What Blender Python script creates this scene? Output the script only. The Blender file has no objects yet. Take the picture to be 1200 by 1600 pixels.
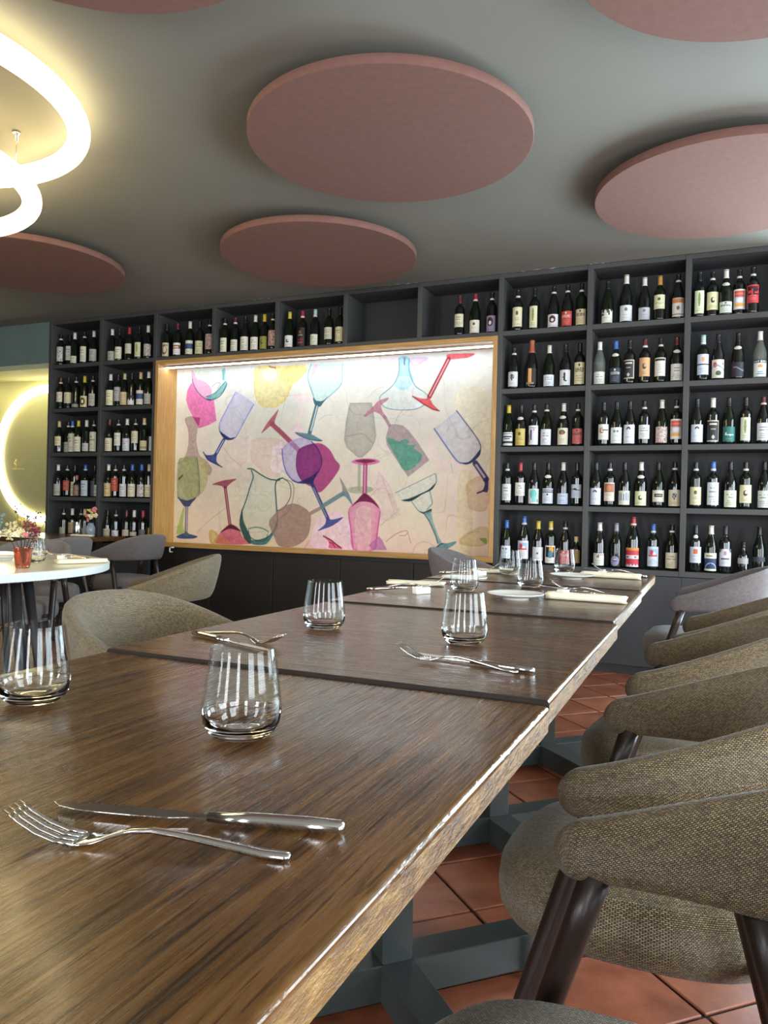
import bpy, math, random
import numpy as np
from mathutils import Vector, Matrix
PI = math.pi
C = bpy.context.scene.collection
SC = bpy.context.scene

# ------------------------------------------------------------------ camera
HC = 1.045
yaw, pitch, roll = .4165, -.00158, .02306
fw = Vector((-math.sin(yaw)*math.cos(pitch), math.cos(yaw)*math.cos(pitch), math.sin(pitch)))
rt = Vector((math.cos(yaw), math.sin(yaw), 0)); up = rt.cross(fw)
r2 = rt*math.cos(roll)+up*math.sin(roll); u2 = -rt*math.sin(roll)+up*math.cos(roll)
cam = bpy.data.cameras.new('camera'); camo = bpy.data.objects.new('camera', cam); C.objects.link(camo)
cam.sensor_fit = 'AUTO'; cam.sensor_width = 36; cam.lens = 1198.5*36/1600
cam.clip_start = .02; cam.clip_end = 60
m = Matrix((( r2.x, u2.x, -fw.x, 0), (r2.y, u2.y, -fw.y, 0), (r2.z, u2.z, -fw.z, HC), (0, 0, 0, 1)))
camo.matrix_world = m
SC.camera = camo
cam.dof.use_dof = False

# ------------------------------------------------------------------ world, light, exposure
w = bpy.data.worlds.new('world'); SC.world = w; w.use_nodes = True
bg = w.node_tree.nodes['Background']; bg.inputs[0].default_value = (.62, .78, 1, 1); bg.inputs[1].default_value = 2.0
SC.view_settings.view_transform = 'Standard'; SC.view_settings.look = 'None'
SC.view_settings.gamma = 1; SC.view_settings.use_curve_mapping = False
SC.view_settings.exposure = .5

def area(name, loc, direction, sx, sy, power, col):
    l = bpy.data.lights.new(name, 'AREA'); l.shape = 'RECTANGLE'; l.size = sx; l.size_y = sy
    l.energy = power; l.color = col
    o = bpy.data.objects.new(name, l); C.objects.link(o); o.location = loc
    o.rotation_euler = Vector(direction).to_track_quat('-Z', 'Z').to_euler()
    return o
RW = 2.45      # x of the window wall on the right
BW = -2.6      # y of the window wall behind the camera
WIN_R = [(-1.6, -.2), (.45, 1.85), (3.1, 5.1)]       # y spans of the right hand windows
WIN_F = (.50, 2.30)     # x span of the glazed door wall right of the shelves
WIN_B = [(-3.9, -3.2), (-1.75, -1.05), (.45, 1.15)]   # x spans of the windows behind
for a, b in WIN_R:
    area('daylight_window', (RW+.12, (a+b)/2, 1.45), (-1, 0, -.06), b-a, 1.9, 105, (.86, .94, 1))
for a, b in WIN_B:
    area('daylight_window', ((a+b)/2, BW-.12, 1.45), (0, 1, -.06), b-a, 1.9, 70, (.97, .98, 1))
area('daylight_window', (1.4, 5.297+.42, 1.3), (-.12, -1, -.05), 1.8, 2.3, 240, (.68, .90, 1))
area('cove_light', (-7.0, 5.72, HC+1.30), (0, .25, -1), 2.2, .12, 9, (1, .86, .52))

# ------------------------------------------------------------------ helpers
def srgb(h):
    if isinstance(h, str): h = tuple(int(h[i:i+2], 16) for i in (0, 2, 4))
    return tuple(((c/255)/12.92 if c/255 <= .04045 else ((c/255+.055)/1.055)**2.4) for c in h)
MATS = {}
def mat(name, col=(.5, .5, .5), rough=.5, metal=0., **k):
    if name in MATS: return MATS[name]
    m = bpy.data.materials.new(name); m.use_nodes = True
    b = m.node_tree.nodes['Principled BSDF']
    b.inputs['Base Color'].default_value = (*col, 1); b.inputs['Roughness'].default_value = rough
    b.inputs['Metallic'].default_value = metal
    for kk, v in k.items(): b.inputs[kk.replace('_', ' ')].default_value = v
    MATS[name] = m; return m
def nodes(m):
    nt = m.node_tree
    def N(t, **k):
        n = nt.nodes.new(t)
        for a, v in k.items():
            if a.startswith('i_'): n.inputs[a[2:].replace('_', ' ')].default_value = v
            else: setattr(n, a, v)
        return n
    return nt, N, nt.links.new, nt.nodes['Principled BSDF']
def noisy(name, c1, c2, scale=8, rough=.5, bump=.1, bscale=None, detail=6, stretch=(1, 1, 1), metal=0, **k):
    if name in MATS: return MATS[name]
    m = mat(name, c1, rough, metal, **k); nt, N, L, B = nodes(m)
    tc = N('ShaderNodeTexCoord'); mp = N('ShaderNodeMapping'); mp.inputs['Scale'].default_value = stretch
    L(tc.outputs['Object'], mp.inputs[0])
    n = N('ShaderNodeTexNoise', i_Scale=scale, i_Detail=detail); L(mp.outputs[0], n.inputs['Vector'])
    r = N('ShaderNodeValToRGB'); r.color_ramp.elements[0].position = .3; r.color_ramp.elements[1].position = .7
    r.color_ramp.elements[0].color = (*c1, 1); r.color_ramp.elements[1].color = (*c2, 1)
    L(n.outputs['Fac'], r.inputs[0]); L(r.outputs[0], B.inputs['Base Color'])
    if bump:
        n2 = N('ShaderNodeTexNoise', i_Scale=bscale or scale*4, i_Detail=4); L(mp.outputs[0], n2.inputs['Vector'])
        bp = N('ShaderNodeBump', i_Strength=bump, i_Distance=.002); L(n2.outputs['Fac'], bp.inputs['Height']); L(bp.outputs[0], B.inputs['Normal'])
    return m

class MB:
    """collects simple shapes into one mesh"""
    def __init__(s): s.v = []; s.f = []; s.sm = []; s.uv = {}
    def add(s, vs, fs, smooth=False):
        o = len(s.v); s.v += [tuple(v) for v in vs]; s.f += [tuple(i+o for i in f) for f in fs]; s.sm += [smooth]*len(fs); return s
    def box(s, x0, x1, y0, y1, z0, z1, M=None):
        vs = [Vector((x, y, z)) for z in (z0, z1) for y in (y0, y1) for x in (x0, x1)]
        if M is not None: vs = [M @ v for v in vs]
        return s.add(vs, [(0, 2, 3, 1), (4, 5, 7, 6), (0, 1, 5, 4), (2, 6, 7, 3), (0, 4, 6, 2), (1, 3, 7, 5)])
    def bbox(s, x0, x1, y0, y1, z0, z1, b=.004, M=None):
        """box with chamfered edges: three stacked-ring chamfer"""
        def ring(d, z): return [(x0+d, y0+b, z), (x0+b, y0+d, z), (x1-b, y0+d, z), (x1-d, y0+b, z), (x1-d, y1-b, z), (x1-b, y1-d, z), (x0+b, y1-d, z), (x0+d, y1-b, z)]
        def ring2(z): return [(x0+b, y0+b, z)]*1
        vs = ring(b*.999, z0)+ring(0, z0+b)+ring(0, z1-b)+ring(b*.999, z1)
        if M is not None: vs = [M @ Vector(v) for v in vs]
        fs = []
        for k in range(3):
            for i in range(8): a = k*8+i; c = k*8+(i+1) % 8; fs.append((a, c, c+8, a+8))
        fs.append(tuple(range(7, -1, -1))); fs.append(tuple(range(24, 32)))
        return s.add(vs, fs)
    def lathe(s, prof, n=24, c=(0, 0, 0), cap=True, smooth=True, M=None, fn=None):
        vs = []
        for (r, z) in prof:
            for i in range(n):
                a = 2*PI*i/n; rr = r if fn is None else fn(r, z, a)
                p = Vector((c[0]+rr*math.cos(a), c[1]+rr*math.sin(a), c[2]+z)); vs.append(M @ p if M is not None else p)
        fs = []
        for k in range(len(prof)-1):
            for i in range(n): j = (i+1) % n; fs.append((k*n+i, k*n+j, (k+1)*n+j, (k+1)*n+i))
        s.add(vs, fs, smooth)
        if cap:
            o = len(s.v)-len(vs)
            s.f.append(tuple(o+i for i in range(n-1, -1, -1))); s.sm.append(False)
            s.f.append(tuple(o+(len(prof)-1)*n+i for i in range(n))); s.sm.append(False)
        return s
    def tube(s, pts, rad, n=10, closed=False, smooth=True, flat=1.):
        P = [Vector(p) for p in pts]; m_ = len(P); rs = rad if isinstance(rad, (list, tuple)) else [rad]*m_
        vs = []; prev = None
        for i, p in enumerate(P):
            if closed: t = P[(i+1) % m_]-P[i-1]
            else: t = P[min(i+1, m_-1)]-P[max(i-1, 0)]
            t.normalize()
            ref = prev if prev is not None else (Vector((0, 0, 1)) if abs(t.z) < .9 else Vector((1, 0, 0)))
            b = t.cross(ref); b.normalize(); nn = b.cross(t); prev = nn
            for k in range(n): a = 2*PI*k/n; vs.append(p+b*math.cos(a)*rs[i]+nn*math.sin(a)*rs[i]*flat)
        fs = []; rng = m_ if closed else m_-1
        for i in range(rng):
            for k in range(n): j = (k+1) % n; i2 = (i+1) % m_; fs.append((i*n+k, i*n+j, i2*n+j, i2*n+k))
        if not closed: fs.append(tuple(range(n-1, -1, -1))); fs.append(tuple((m_-1)*n+k for k in range(n)))
        return s.add(vs, fs, smooth)
    def mesh(s, name, material):
        me = bpy.data.meshes.new(name); me.from_pydata(s.v, [], s.f); me.polygons.foreach_set('use_smooth', s.sm)
        me.materials.append(material); me.update(); return me
    def build(s, name, material, parent=None, loc=None, rotz=0):
        o = bpy.data.objects.new(name, s.mesh(name, material)); C.objects.link(o)
        if parent is not None: o.parent = parent
        if loc is not None: o.location = loc
        if rotz: o.rotation_euler = (0, 0, rotz)
        return o
def tag(o, label=None, cat=None, group=None, kind=None):
    if label: o['label'] = label
    if cat: o['category'] = cat
    if group: o['group'] = group
    if kind: o['kind'] = kind
    return o
def thing(name, label, cat, loc=(0, 0, 0), rotz=0, group=None):
    o = bpy.data.objects.new(name, None); C.objects.link(o); o.location = loc; o.rotation_euler = (0, 0, rotz)
    o.empty_display_size = .05
    return tag(o, label, cat, group)
def child(name, me, parent, loc=None):
    o = bpy.data.objects.new(name, me); C.objects.link(o); o.parent = parent
    if loc: o.location = loc
    return o
def dup(root, loc, rotz=None, label=None, group=None):
    r = root.copy(); C.objects.link(r); r.location = loc
    if rotz is not None: r.rotation_euler = (0, 0, rotz)
    if label: r['label'] = label
    if group: r['group'] = group
    for ch in [c for c in root.children]:
        c = ch.copy(); C.objects.link(c); c.parent = r
        for g in list(ch.children):
            d = g.copy(); C.objects.link(d); d.parent = c
    return r
def recalc(o):
    import bmesh
    bm = bmesh.new(); bm.from_mesh(o.data); bmesh.ops.recalc_face_normals(bm, faces=bm.faces); bm.to_mesh(o.data); bm.free(); return o

# ------------------------------------------------------------------ materials
M_shelf = noisy('dark_grey_board', srgb('3C3D3C'), srgb('444544'), 3, .55, .05, 200)
M_shelf_in = noisy('shade_dark_grey_back', srgb('1D1F22'), srgb('222427'), 3, .6, .05, 200)  # board grey darkened to paint in the shade inside the compartments
M_cab = noisy('black_brown_front', srgb('1D1A18'), srgb('23201D'), 3, .5, .05, 200)
M_ceil = noisy('grey_ceiling_paint', srgb('747269'), srgb('79776E'), 2, .85, .25, 350)
M_disc = noisy('mauve_felt', srgb('6E4D43'), srgb('755349'), 30, .95, .3, 500)
M_wall = noisy('grey_wall_paint', srgb('66645C'), srgb('6E6C64'), 2, .85, .2, 200)
M_olive = noisy('olive_plaster', srgb('A5A474'), srgb('AEAC7E'), 2.5, .8, .2, 120)
M_teal = noisy('teal_grey_paint', srgb('5F726C'), srgb('667973'), 3, .8, .15, 200)
M_oak = noisy('light_oak', srgb('A87C42'), srgb('C39A5C'), 6, .45, .2, 60, stretch=(14, 14, 1))
M_oakh = noisy('light_oak_level', srgb('A87C42'), srgb('C39A5C'), 6, .45, .2, 60, stretch=(1, 14, 14))
M_steel = noisy('grey_lacquered_steel', srgb('2C3231'), srgb('343A39'), 4, .3, .05, 90, metal=.0)
M_leg = noisy('dark_stained_beech', srgb('1E1613'), srgb('2C211B'), 9, .35, .15, 60, stretch=(8, 8, 1))
M_metal = mat('polished_cutlery_steel', (.72, .71, .69), .12, 1.)
M_china = mat('white_porcelain', srgb('EDEBE4'), .12)
M_linen = noisy('cream_linen', srgb('E9E0C2'), srgb('F1E9D0'), 40, .9, .3, 900)
M_white = noisy('white_table_lacquer', srgb('DDD9C8'), srgb('E3DFD0'), 5, .2, .05, 90)
M_black = mat('black_plastic', (.02, .02, .022), .4)
M_chrome = mat('brushed_chrome', (.75, .75, .75), .18, 1.)
M_paper = noisy('limewashed_print_edge', srgb('D8D0BE'), srgb('E0D8C8'), 4, .8, .05)
def emit(name, col, st):
    m = bpy.data.materials.new(name); m.use_nodes = True; b = m.node_tree.nodes['Principled BSDF']
    b.inputs['Base Color'].default_value = (*col, 1); b.inputs['Emission Color'].default_value = (*col, 1); b.inputs['Emission Strength'].default_value = st; return m
M_ring = emit('warm_ring_diffuser', (1, .83, .46), 5.5)
M_ringw = emit('warm_mirror_ring', (1, .90, .62), 7.0)
M_led = emit('white_led_strip', (.84, .93, 1), 13)
def wood(name, swap):
    m = mat(name, srgb('5E402A'), .26); nt, N, L, B = nodes(m)
    tc = N('ShaderNodeTexCoord'); mp = N('ShaderNodeMapping'); mp.inputs['Scale'].default_value = (1, 26, 26) if swap else (26, 1, 26)
    L(tc.outputs['Object'], mp.inputs[0])
    n1 = N('ShaderNodeTexNoise', i_Scale=2.2, i_Detail=9, i_Roughness=.62, i_Distortion=.35); L(mp.outputs[0], n1.inputs['Vector'])
    r = N('ShaderNodeValToRGB'); e = r.color_ramp.elements; e[0].position = .32; e[1].position = .72
    e[0].color = (*srgb('3A2511'), 1); e[1].color = (*srgb('7E5A2E'), 1); x = e.new(.5); x.color = (*srgb('5A3B1B'), 1)
    L(n1.outputs['Fac'], r.inputs[0])
    n0 = N('ShaderNodeTexNoise', i_Scale=2.4, i_Detail=3); L(tc.outputs['Object'], n0.inputs['Vector'])
    mx = N('ShaderNodeMix', data_type='RGBA', blend_type='MULTIPLY'); mx.inputs[0].default_value = .6
    r0 = N('ShaderNodeValToRGB'); r0.color_ramp.elements[0].position = .3; r0.color_ramp.elements[1].position = .7
    r0.color_ramp.elements[0].color = (.6, .56, .54, 1); r0.color_ramp.elements[1].color = (1, 1, 1, 1)
    L(n0.outputs['Fac'], r0.inputs[0]); L(r.outputs[0], mx.inputs[6]); L(r0.outputs[0], mx.inputs[7]); 
    mpp = N('ShaderNodeMapping'); mpp.inputs['Scale'].default_value = (5, 120, 120) if swap else (120, 5, 120); L(tc.outputs['Object'], mpp.inputs[0])
    npo = N('ShaderNodeTexNoise', i_Scale=2.1, i_Detail=3); L(mpp.outputs[0], npo.inputs['Vector'])
    rp = N('ShaderNodeValToRGB'); rp.color_ramp.elements[0].position = .36; rp.color_ramp.elements[1].position = .46
    rp.color_ramp.elements[0].color = (.35, .33, .32, 1); rp.color_ramp.elements[1].color = (1, 1, 1, 1); L(npo.outputs['Fac'], rp.inputs[0])
    mp_ = N('ShaderNodeMix', data_type='RGBA', blend_type='MULTIPLY'); mp_.inputs[0].default_value = 1.; L(mx.outputs[2], mp_.inputs[6]); L(rp.outputs[0], mp_.inputs[7]); L(mp_.outputs[2], B.inputs['Base Color'])
    mp2 = N('ShaderNodeMapping'); mp2.inputs['Scale'].default_value = (7, 170, 170) if swap else (170, 7, 170); L(tc.outputs['Object'], mp2.inputs[0])
    n2 = N('ShaderNodeTexNoise', i_Scale=1.6, i_Detail=5, i_Roughness=.6); L(mp2.outputs[0], n2.inputs['Vector'])
    rr = N('ShaderNodeMapRange'); rr.inputs[1].default_value = .3; rr.inputs[2].default_value = .7; rr.inputs[3].default_value = .16; rr.inputs[4].default_value = .36; B.inputs['Coat Weight'].default_value = .2; B.inputs['Coat Roughness'].default_value = .12
    L(n2.outputs['Fac'], rr.inputs[0]); L(rr.outputs[0], B.inputs['Roughness'])
    bp = N('ShaderNodeBump', i_Strength=.85, i_Distance=.0009); L(n2.outputs['Fac'], bp.inputs['Height']); L(bp.outputs[0], B.inputs['Normal'])
    return m
M_woodY = wood('dark_oak_lengthwise', False)
M_woodX = wood('dark_oak_crosswise', True)
def wood_edge():
    m = mat('worn_oak_edge_with_glints', srgb('7A5428'), .25); nt, N, L, B = nodes(m)
    tc = N('ShaderNodeTexCoord'); mp = N('ShaderNodeMapping'); mp.inputs['Scale'].default_value = (20, 5, 20); L(tc.outputs['Object'], mp.inputs[0])
    n = N('ShaderNodeTexNoise', i_Scale=4, i_Detail=6, i_Roughness=.7); L(mp.outputs[0], n.inputs['Vector'])
    r = N('ShaderNodeValToRGB'); e = r.color_ramp.elements; e[0].position = .35; e[1].position = .66
    e[0].color = (*srgb('5A3A1A'), 1); e[1].color = (*srgb('9A743E'), 1); x = e.new(.72); x.color = (*srgb('B9A184'), 1)  # palest ramp stop paints specular glints of the worn edge as flecks
    L(n.outputs['Fac'], r.inputs[0]); L(r.outputs[0], B.inputs['Base Color'])
    n2 = N('ShaderNodeTexNoise', i_Scale=9, i_Detail=5, i_Roughness=.75); L(mp.outputs[0], n2.inputs['Vector'])
    bp = N('ShaderNodeBump', i_Strength=.9, i_Distance=.004); L(n2.outputs['Fac'], bp.inputs['Height']); L(bp.outputs[0], B.inputs['Normal'])
    return m
M_edge = wood_edge()
M_end = noisy('dark_table_end', srgb('140C05'), srgb('26180B'), 20, .85, .3, 60, stretch=(1, 8, 8))  # table ends coloured darker than the long side edges
M_bevel = noisy('rubbed_lacquer_edge', srgb('4A3218'), srgb('6A4A28'), 30, .14, .35, 60, stretch=(3, 1, 3))
def weave(name, hi, mid, lo, sc=1.):
    """knitted upholstery: staggered loops from a brick pattern on the UVs (UVs are in metres)"""
    m = mat(name, mid, .88); nt, N, L, B = nodes(m)
    B.inputs['Sheen Weight'].default_value = .35; B.inputs['Sheen Roughness'].default_value = .35
    B.inputs['Sheen Tint'].default_value = (.95, .97, 1, 1)
    uv = N('ShaderNodeUVMap')
    nz = N('ShaderNodeTexNoise', i_Scale=260*sc, i_Detail=1); L(uv.outputs[0], nz.inputs['Vector'])
    ad = N('ShaderNodeMix', data_type='RGBA', blend_type='LINEAR_LIGHT'); ad.inputs[0].default_value = .0009/sc
    L(uv.outputs[0], ad.inputs[6]); L(nz.outputs['Color'], ad.inputs[7])
    br = N('ShaderNodeTexBrick', i_Scale=1.0); br.offset = .5
    br.inputs['Brick Width'].default_value = .0058/sc; br.inputs['Row Height'].default_value = .0034/sc
    br.inputs['Mortar Size'].default_value = .0011/sc; br.inputs['Mortar Smooth'].default_value = .9
    br.inputs['Color1'].default_value = (*hi, 1); br.inputs['Color2'].default_value = (*mid, 1); br.inputs['Mortar'].default_value = (*lo, 1)
    L(ad.outputs[2], br.inputs['Vector'])
    n = N('ShaderNodeTexNoise', i_Scale=60, i_Detail=3); L(uv.outputs[0], n.inputs['Vector'])
    mx = N('ShaderNodeMix', data_type='RGBA', blend_type='MULTIPLY'); mx.inputs[0].default_value = .25
    rr = N('ShaderNodeValToRGB'); rr.color_ramp.elements[0].position = .35; rr.color_ramp.elements[1].position = .65
    rr.color_ramp.elements[0].color = (.55, .52, .5, 1); rr.color_ramp.elements[1].color = (1, 1, 1, 1)
    L(n.outputs['Fac'], rr.inputs[0]); L(br.outputs['Color'], mx.inputs[6]); L(rr.outputs[0], mx.inputs[7]); L(mx.outputs[2], B.inputs['Base Color'])
    iv = N('ShaderNodeMath', operation='SUBTRACT'); iv.inputs[0].default_value = 1; L(br.outputs['Fac'], iv.inputs[1])
    bp = N('ShaderNodeBump', i_Strength=1., i_Distance=.0018); L(iv.outputs[0], bp.inputs['Height']); L(bp.outputs[0], B.inputs['Normal'])
    return m
M_fab = weave('tan_knit_fabric', srgb('B09761'), srgb('735E39'), srgb('0E0B07'), 1.35)
M_fabg = weave('taupe_grey_knit_fabric', srgb('ABA19E'), srgb('857B79'), srgb('322E2E'), 1.4)
def tile_mat():
    m = mat('terracotta', srgb('9A4E38'), .34); nt, N, L, B = nodes(m)
    tc = N('ShaderNodeTexCoord'); oi = N('ShaderNodeObjectInfo')
    ad = N('ShaderNodeVectorMath', operation='ADD'); L(tc.outputs['Object'], ad.inputs[0]); L(oi.outputs['Location'], ad.inputs[1])
    n = N('ShaderNodeTexNoise', i_Scale=7, i_Detail=7, i_Roughness=.65); L(ad.outputs[0], n.inputs['Vector'])
    r = N('ShaderNodeValToRGB'); e = r.color_ramp.elements; e[0].position = .3; e[1].position = .72
    e[0].color = (*srgb('6A3823'), 1); e[1].color = (*srgb('9A5C42'), 1)
    L(n.outputs['Fac'], r.inputs[0])
    hv = N('ShaderNodeHueSaturation'); mr = N('ShaderNodeMapRange'); mr.inputs[3].default_value = .8; mr.inputs[4].default_value = 1.18
    L(oi.outputs['Random'], mr.inputs[0]); L(mr.outputs[0], hv.inputs['Value']); L(r.outputs[0], hv.inputs['Color']); L(hv.outputs[0], B.inputs['Base Color'])
    n2 = N('ShaderNodeTexNoise', i_Scale=45, i_Detail=5); L(ad.outputs[0], n2.inputs['Vector'])
    bp = N('ShaderNodeBump', i_Strength=.25, i_Distance=.002); L(n2.outputs['Fac'], bp.inputs['Height']); L(bp.outputs[0], B.inputs['Normal'])
    return m
M_tile = tile_mat()
M_grout = noisy('dark_grout', srgb('2E3034'), srgb('3A3C40'), 40, .9, .3, 200)
def vcol(name, rough, spec=.5):
    m = mat(name, (.8, .8, .8), rough); nt, N, L, B = nodes(m)
    a = N('ShaderNodeVertexColor'); a.layer_name = 'Col'; L(a.outputs[0], B.inputs['Base Color']); B.inputs['Specular IOR Level'].default_value = spec; return m
M_label = vcol('printed_paper', .55)
M_mural = vcol('printed_wallpaper', .75, .3)
M_glass = mat('clear_glass', (1, 1, 1), .0, 0., Transmission_Weight=1., IOR=1.47)
def thin_glass():
    m = bpy.data.materials.new('thin_clear_glass'); m.use_nodes = True; nt, N, L, B = nodes(m)
    tr = N('ShaderNodeBsdfTransparent'); gl = N('ShaderNodeBsdfGlossy'); gl.inputs['Roughness'].default_value = .01; tr.inputs[0].default_value = (.97, .985, .98, 1)
    lw = N('ShaderNodeLayerWeight'); pw = N('ShaderNodeMath', operation='POWER'); pw.inputs[1].default_value = 4.5; L(lw.outputs['Facing'], pw.inputs[0]); fr = N('ShaderNodeMath', operation='MULTIPLY_ADD'); L(pw.outputs[0], fr.inputs[0]); fr.inputs[1].default_value = .8; fr.inputs[2].default_value = .017; mx = N('ShaderNodeMixShader'); L(fr.outputs[0], mx.inputs[0]); L(tr.outputs[0], mx.inputs[1]); L(gl.outputs[0], mx.inputs[2])
    L(mx.outputs[0], nt.nodes['Material Output'].inputs[0]); nt.nodes.remove(B); return m
M_thin = thin_glass()
M_bottle = mat('near_black_bottle_glass', (.006, .008, .007), .06); M_bottle.node_tree.nodes['Principled BSDF'].inputs['Coat Weight'].default_value = .5
M_bottleg = mat('dark_green_bottle_glass', (.006, .010, .005), .05)
M_bottlec = mat('pale_bottle_glass', (.55, .62, .55), .03, 0., Transmission_Weight=.85, IOR=1.3)
M_redglass = mat('orange_red_glass', srgb('E0906E'), .05, 0., Transmission_Weight=.93, IOR=1.4)
CAPC = {'k': '101113', 'w': 'D8D6CC', 'r': 'A0262E', 'y': 'C9B43C', 'b': '3A66B0', 'g': 'B98A3E', 't': 'C4AE82', 'd': '5A1E24', 'c': 'A9C4C4', 'o': 'A45C3E', 's': '8A8894'}
M_cap = {k: mat('foil_'+n, srgb(CAPC[k]), .35) for k, n in dict(k='black', w='white', r='red', y='yellow', b='blue', g='gold', t='cork_tan', d='dark_red', c='pale_green', o='copper', s='silver').items()}

# ------------------------------------------------------------------ room shell
SY = 5.297; X0 = -5.80; DX = .618; TOP = HC+1.684; ROW = .41; CEIL = HC+1.70; NCOL = 10
XR = X0+DX*NCOL
def struct(name, mb, m_, parent=None):
    o = mb.build(name, m_, parent); o['kind'] = 'structure'; return o
struct('ceiling', MB().box(-9, RW+.3, BW-.3, 6.3, CEIL, CEIL+.1), M_ceil)
floor = struct('floor', MB().box(-9, RW+.3, BW-.3, 6.3, -.1, -.009), M_grout)
# terracotta tiles laid on the diagonal
random.seed(4)
ts = .268; g = .0045; hh = ts/2-g
tm = MB().bbox(-hh, hh, -hh, hh, -.0085, 0, .0025).mesh('tile', M_tile)
cand = []
rest = MB()
d45 = PI/4; ca, sa = math.cos(d45), math.sin(d45)
for i in range(-45, 45):
    for j in range(-45, 45):
        x = -.201+ts*((i+.5)*ca-(j+.5)*sa); y = 1.946+ts*((i+.5)*sa+(j+.5)*ca)
        if not (-8.8 < x < RW and BW < y < 6.1): continue
        vis = (.45 < y < 5.2 and -1.25 < x < .75 and x < .35+y*.2) or (2.6 < y < 5.0 and -.86*y-1.6 < x < -2.0 and x > -5.4)
        if vis: cand.append((math.hypot(x, y), x, y))
        else: rest.box(-hh, hh, -hh, hh, -.0085, 0, Matrix.Translation((x, y, 0)) @ Matrix.Rotation(d45, 4, 'Z'))
cand.sort()
for k, (dd, x, y) in enumerate(cand):
    if k < 298:
        o = child('tile', tm, floor, (x, y, random.uniform(-.0008, .0004)))
        o.rotation_euler = (random.uniform(-.002, .002), random.uniform(-.002, .002), d45)
    else: rest.box(-hh, hh, -hh, hh, -.0085, 0, Matrix.Translation((x, y, 0)) @ Matrix.Rotation(d45, 4, 'Z'))
ro = rest.build('tile_field', M_tile, floor); ro['kind'] = 'stuff'
# wall behind the shelves, side walls with window openings
def wall_openings(name, axis, pos, lo, hi, wins, z0, z1, th):
    mb = MB(); cur = lo
    def put(a, b, za, zb):
        if axis == 'x': mb.box(pos, pos+th, a, b, za, zb)
        else: mb.box(a, b, pos-th, pos, za, zb)
    for a, b in wins:
        put(cur, a, -.01, CEIL); put(a, b, -.01, z0); put(a, b, z1, CEIL); cur = b
    put(cur, hi, -.01, CEIL)
    return struct(name, mb, M_wall)
wall_openings('wall_right', 'x', RW, BW-.2, 6.3, WIN_R, .5, 2.4, .2)
wall_openings('wall_rear', 'y', BW, -9, RW, WIN_B, .5, 2.4, .2)
struct('wall_left', MB().box(-9.1, -8.9, BW-.2, 6.3, -.01, CEIL), M_wall)
struct('wall_back', MB().box(X0-.01, WIN_F[0], SY+.36, SY+.56, -.01, CEIL).box(WIN_F[1], RW, SY+.36, SY+.56, -.01, CEIL).box(WIN_F[0], WIN_F[1], SY+.36, SY+.56, 2.5, CEIL), M_wall)
mb = MB()
for (u0, u1, z0, z1) in ((.5, .57, 0, 2.5), (2.23, 2.3, 0, 2.5), (1.37, 1.43, 0, 2.5), (.5, 2.3, 0, .1), (.5, 2.3, 2.43, 2.5)): mb.box(u0, u1, SY+.37, SY+.43, z0, z1)
struct('door_1', mb, M_black)
for k, (ax, spans) in enumerate((('x', WIN_R), ('y', WIN_B))):
    for q, (a, b) in enumerate(spans):
        mb = MB()
        for (u0, u1, z0, z1) in ((a, a+.05, .5, 2.4), (b-.05, b, .5, 2.4), (a, b, .5, .56), (a, b, 2.34, 2.4)):
            if ax == 'x': mb.box(RW+.02, RW+.08, u0, u1, z0, z1)
            else: mb.box(u0, u1, BW-.08, BW-.02, z0, z1)
        wf = struct('window_%d' % (k*3+q+1), mb, M_black)
# olive niche left of the shelves
struct('wall_olive', MB().box(-8.9, X0-.02, 6.03, 6.13, -.01, CEIL), M_olive)
struct('trim_lintel', MB().box(-8.9, X0-.02, SY+.003, SY+.2, HC+1.314, CEIL), M_teal)
struct('trim_soffit', MB().box(-8.9, X0-.02, SY+.2, 6.03, HC+1.314, HC+1.36), M_olive)
struct('baseboard_olive', MB().box(-8.9, X0-.02, 6.0, 6.03, 0, .1), M_shelf)

# ------------------------------------------------------------------ wall of shelving
sh = thing('wine_shelving', 'dark grey wall-wide shelving unit with square wine compartments', 'shelving', (0, 0, 0))
T = .035; DEP = .28
NL, NR = 2, 7           # niche between divider 2 and divider 7
for c in range(NCOL+1):
    x = X0+DX*c; xa = x-T/2 if c else x-T/2
    zb = TOP-ROW if NL < c < NR else TOP-5*ROW
    MB().bbox(x-T/2, x+T/2, SY, SY+DEP, zb-T/2, TOP+T/2-.004, .0015).build('upright_board', M_shelf, sh)
for c in range(NCOL):
    xa, xb = X0+DX*c+T/2, X0+DX*(c+1)-T/2
    rows = (0, 1) if NL <= c < NR else range(6)
    for r in rows:
        z = TOP-ROW*r
        MB().bbox(xa, xb, SY+.002, SY+DEP, z-T/2, z+T/2-.004*(r == 0), .0012).build('shelf_board', M_shelf, sh)
    zb = TOP-ROW*(1 if NL <= c < NR else 5)
    MB().box(xa-.01, xb+.01, SY+DEP, SY+DEP+.012, zb-T/2, TOP).build('back_panel', M_shelf_in, sh)
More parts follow.
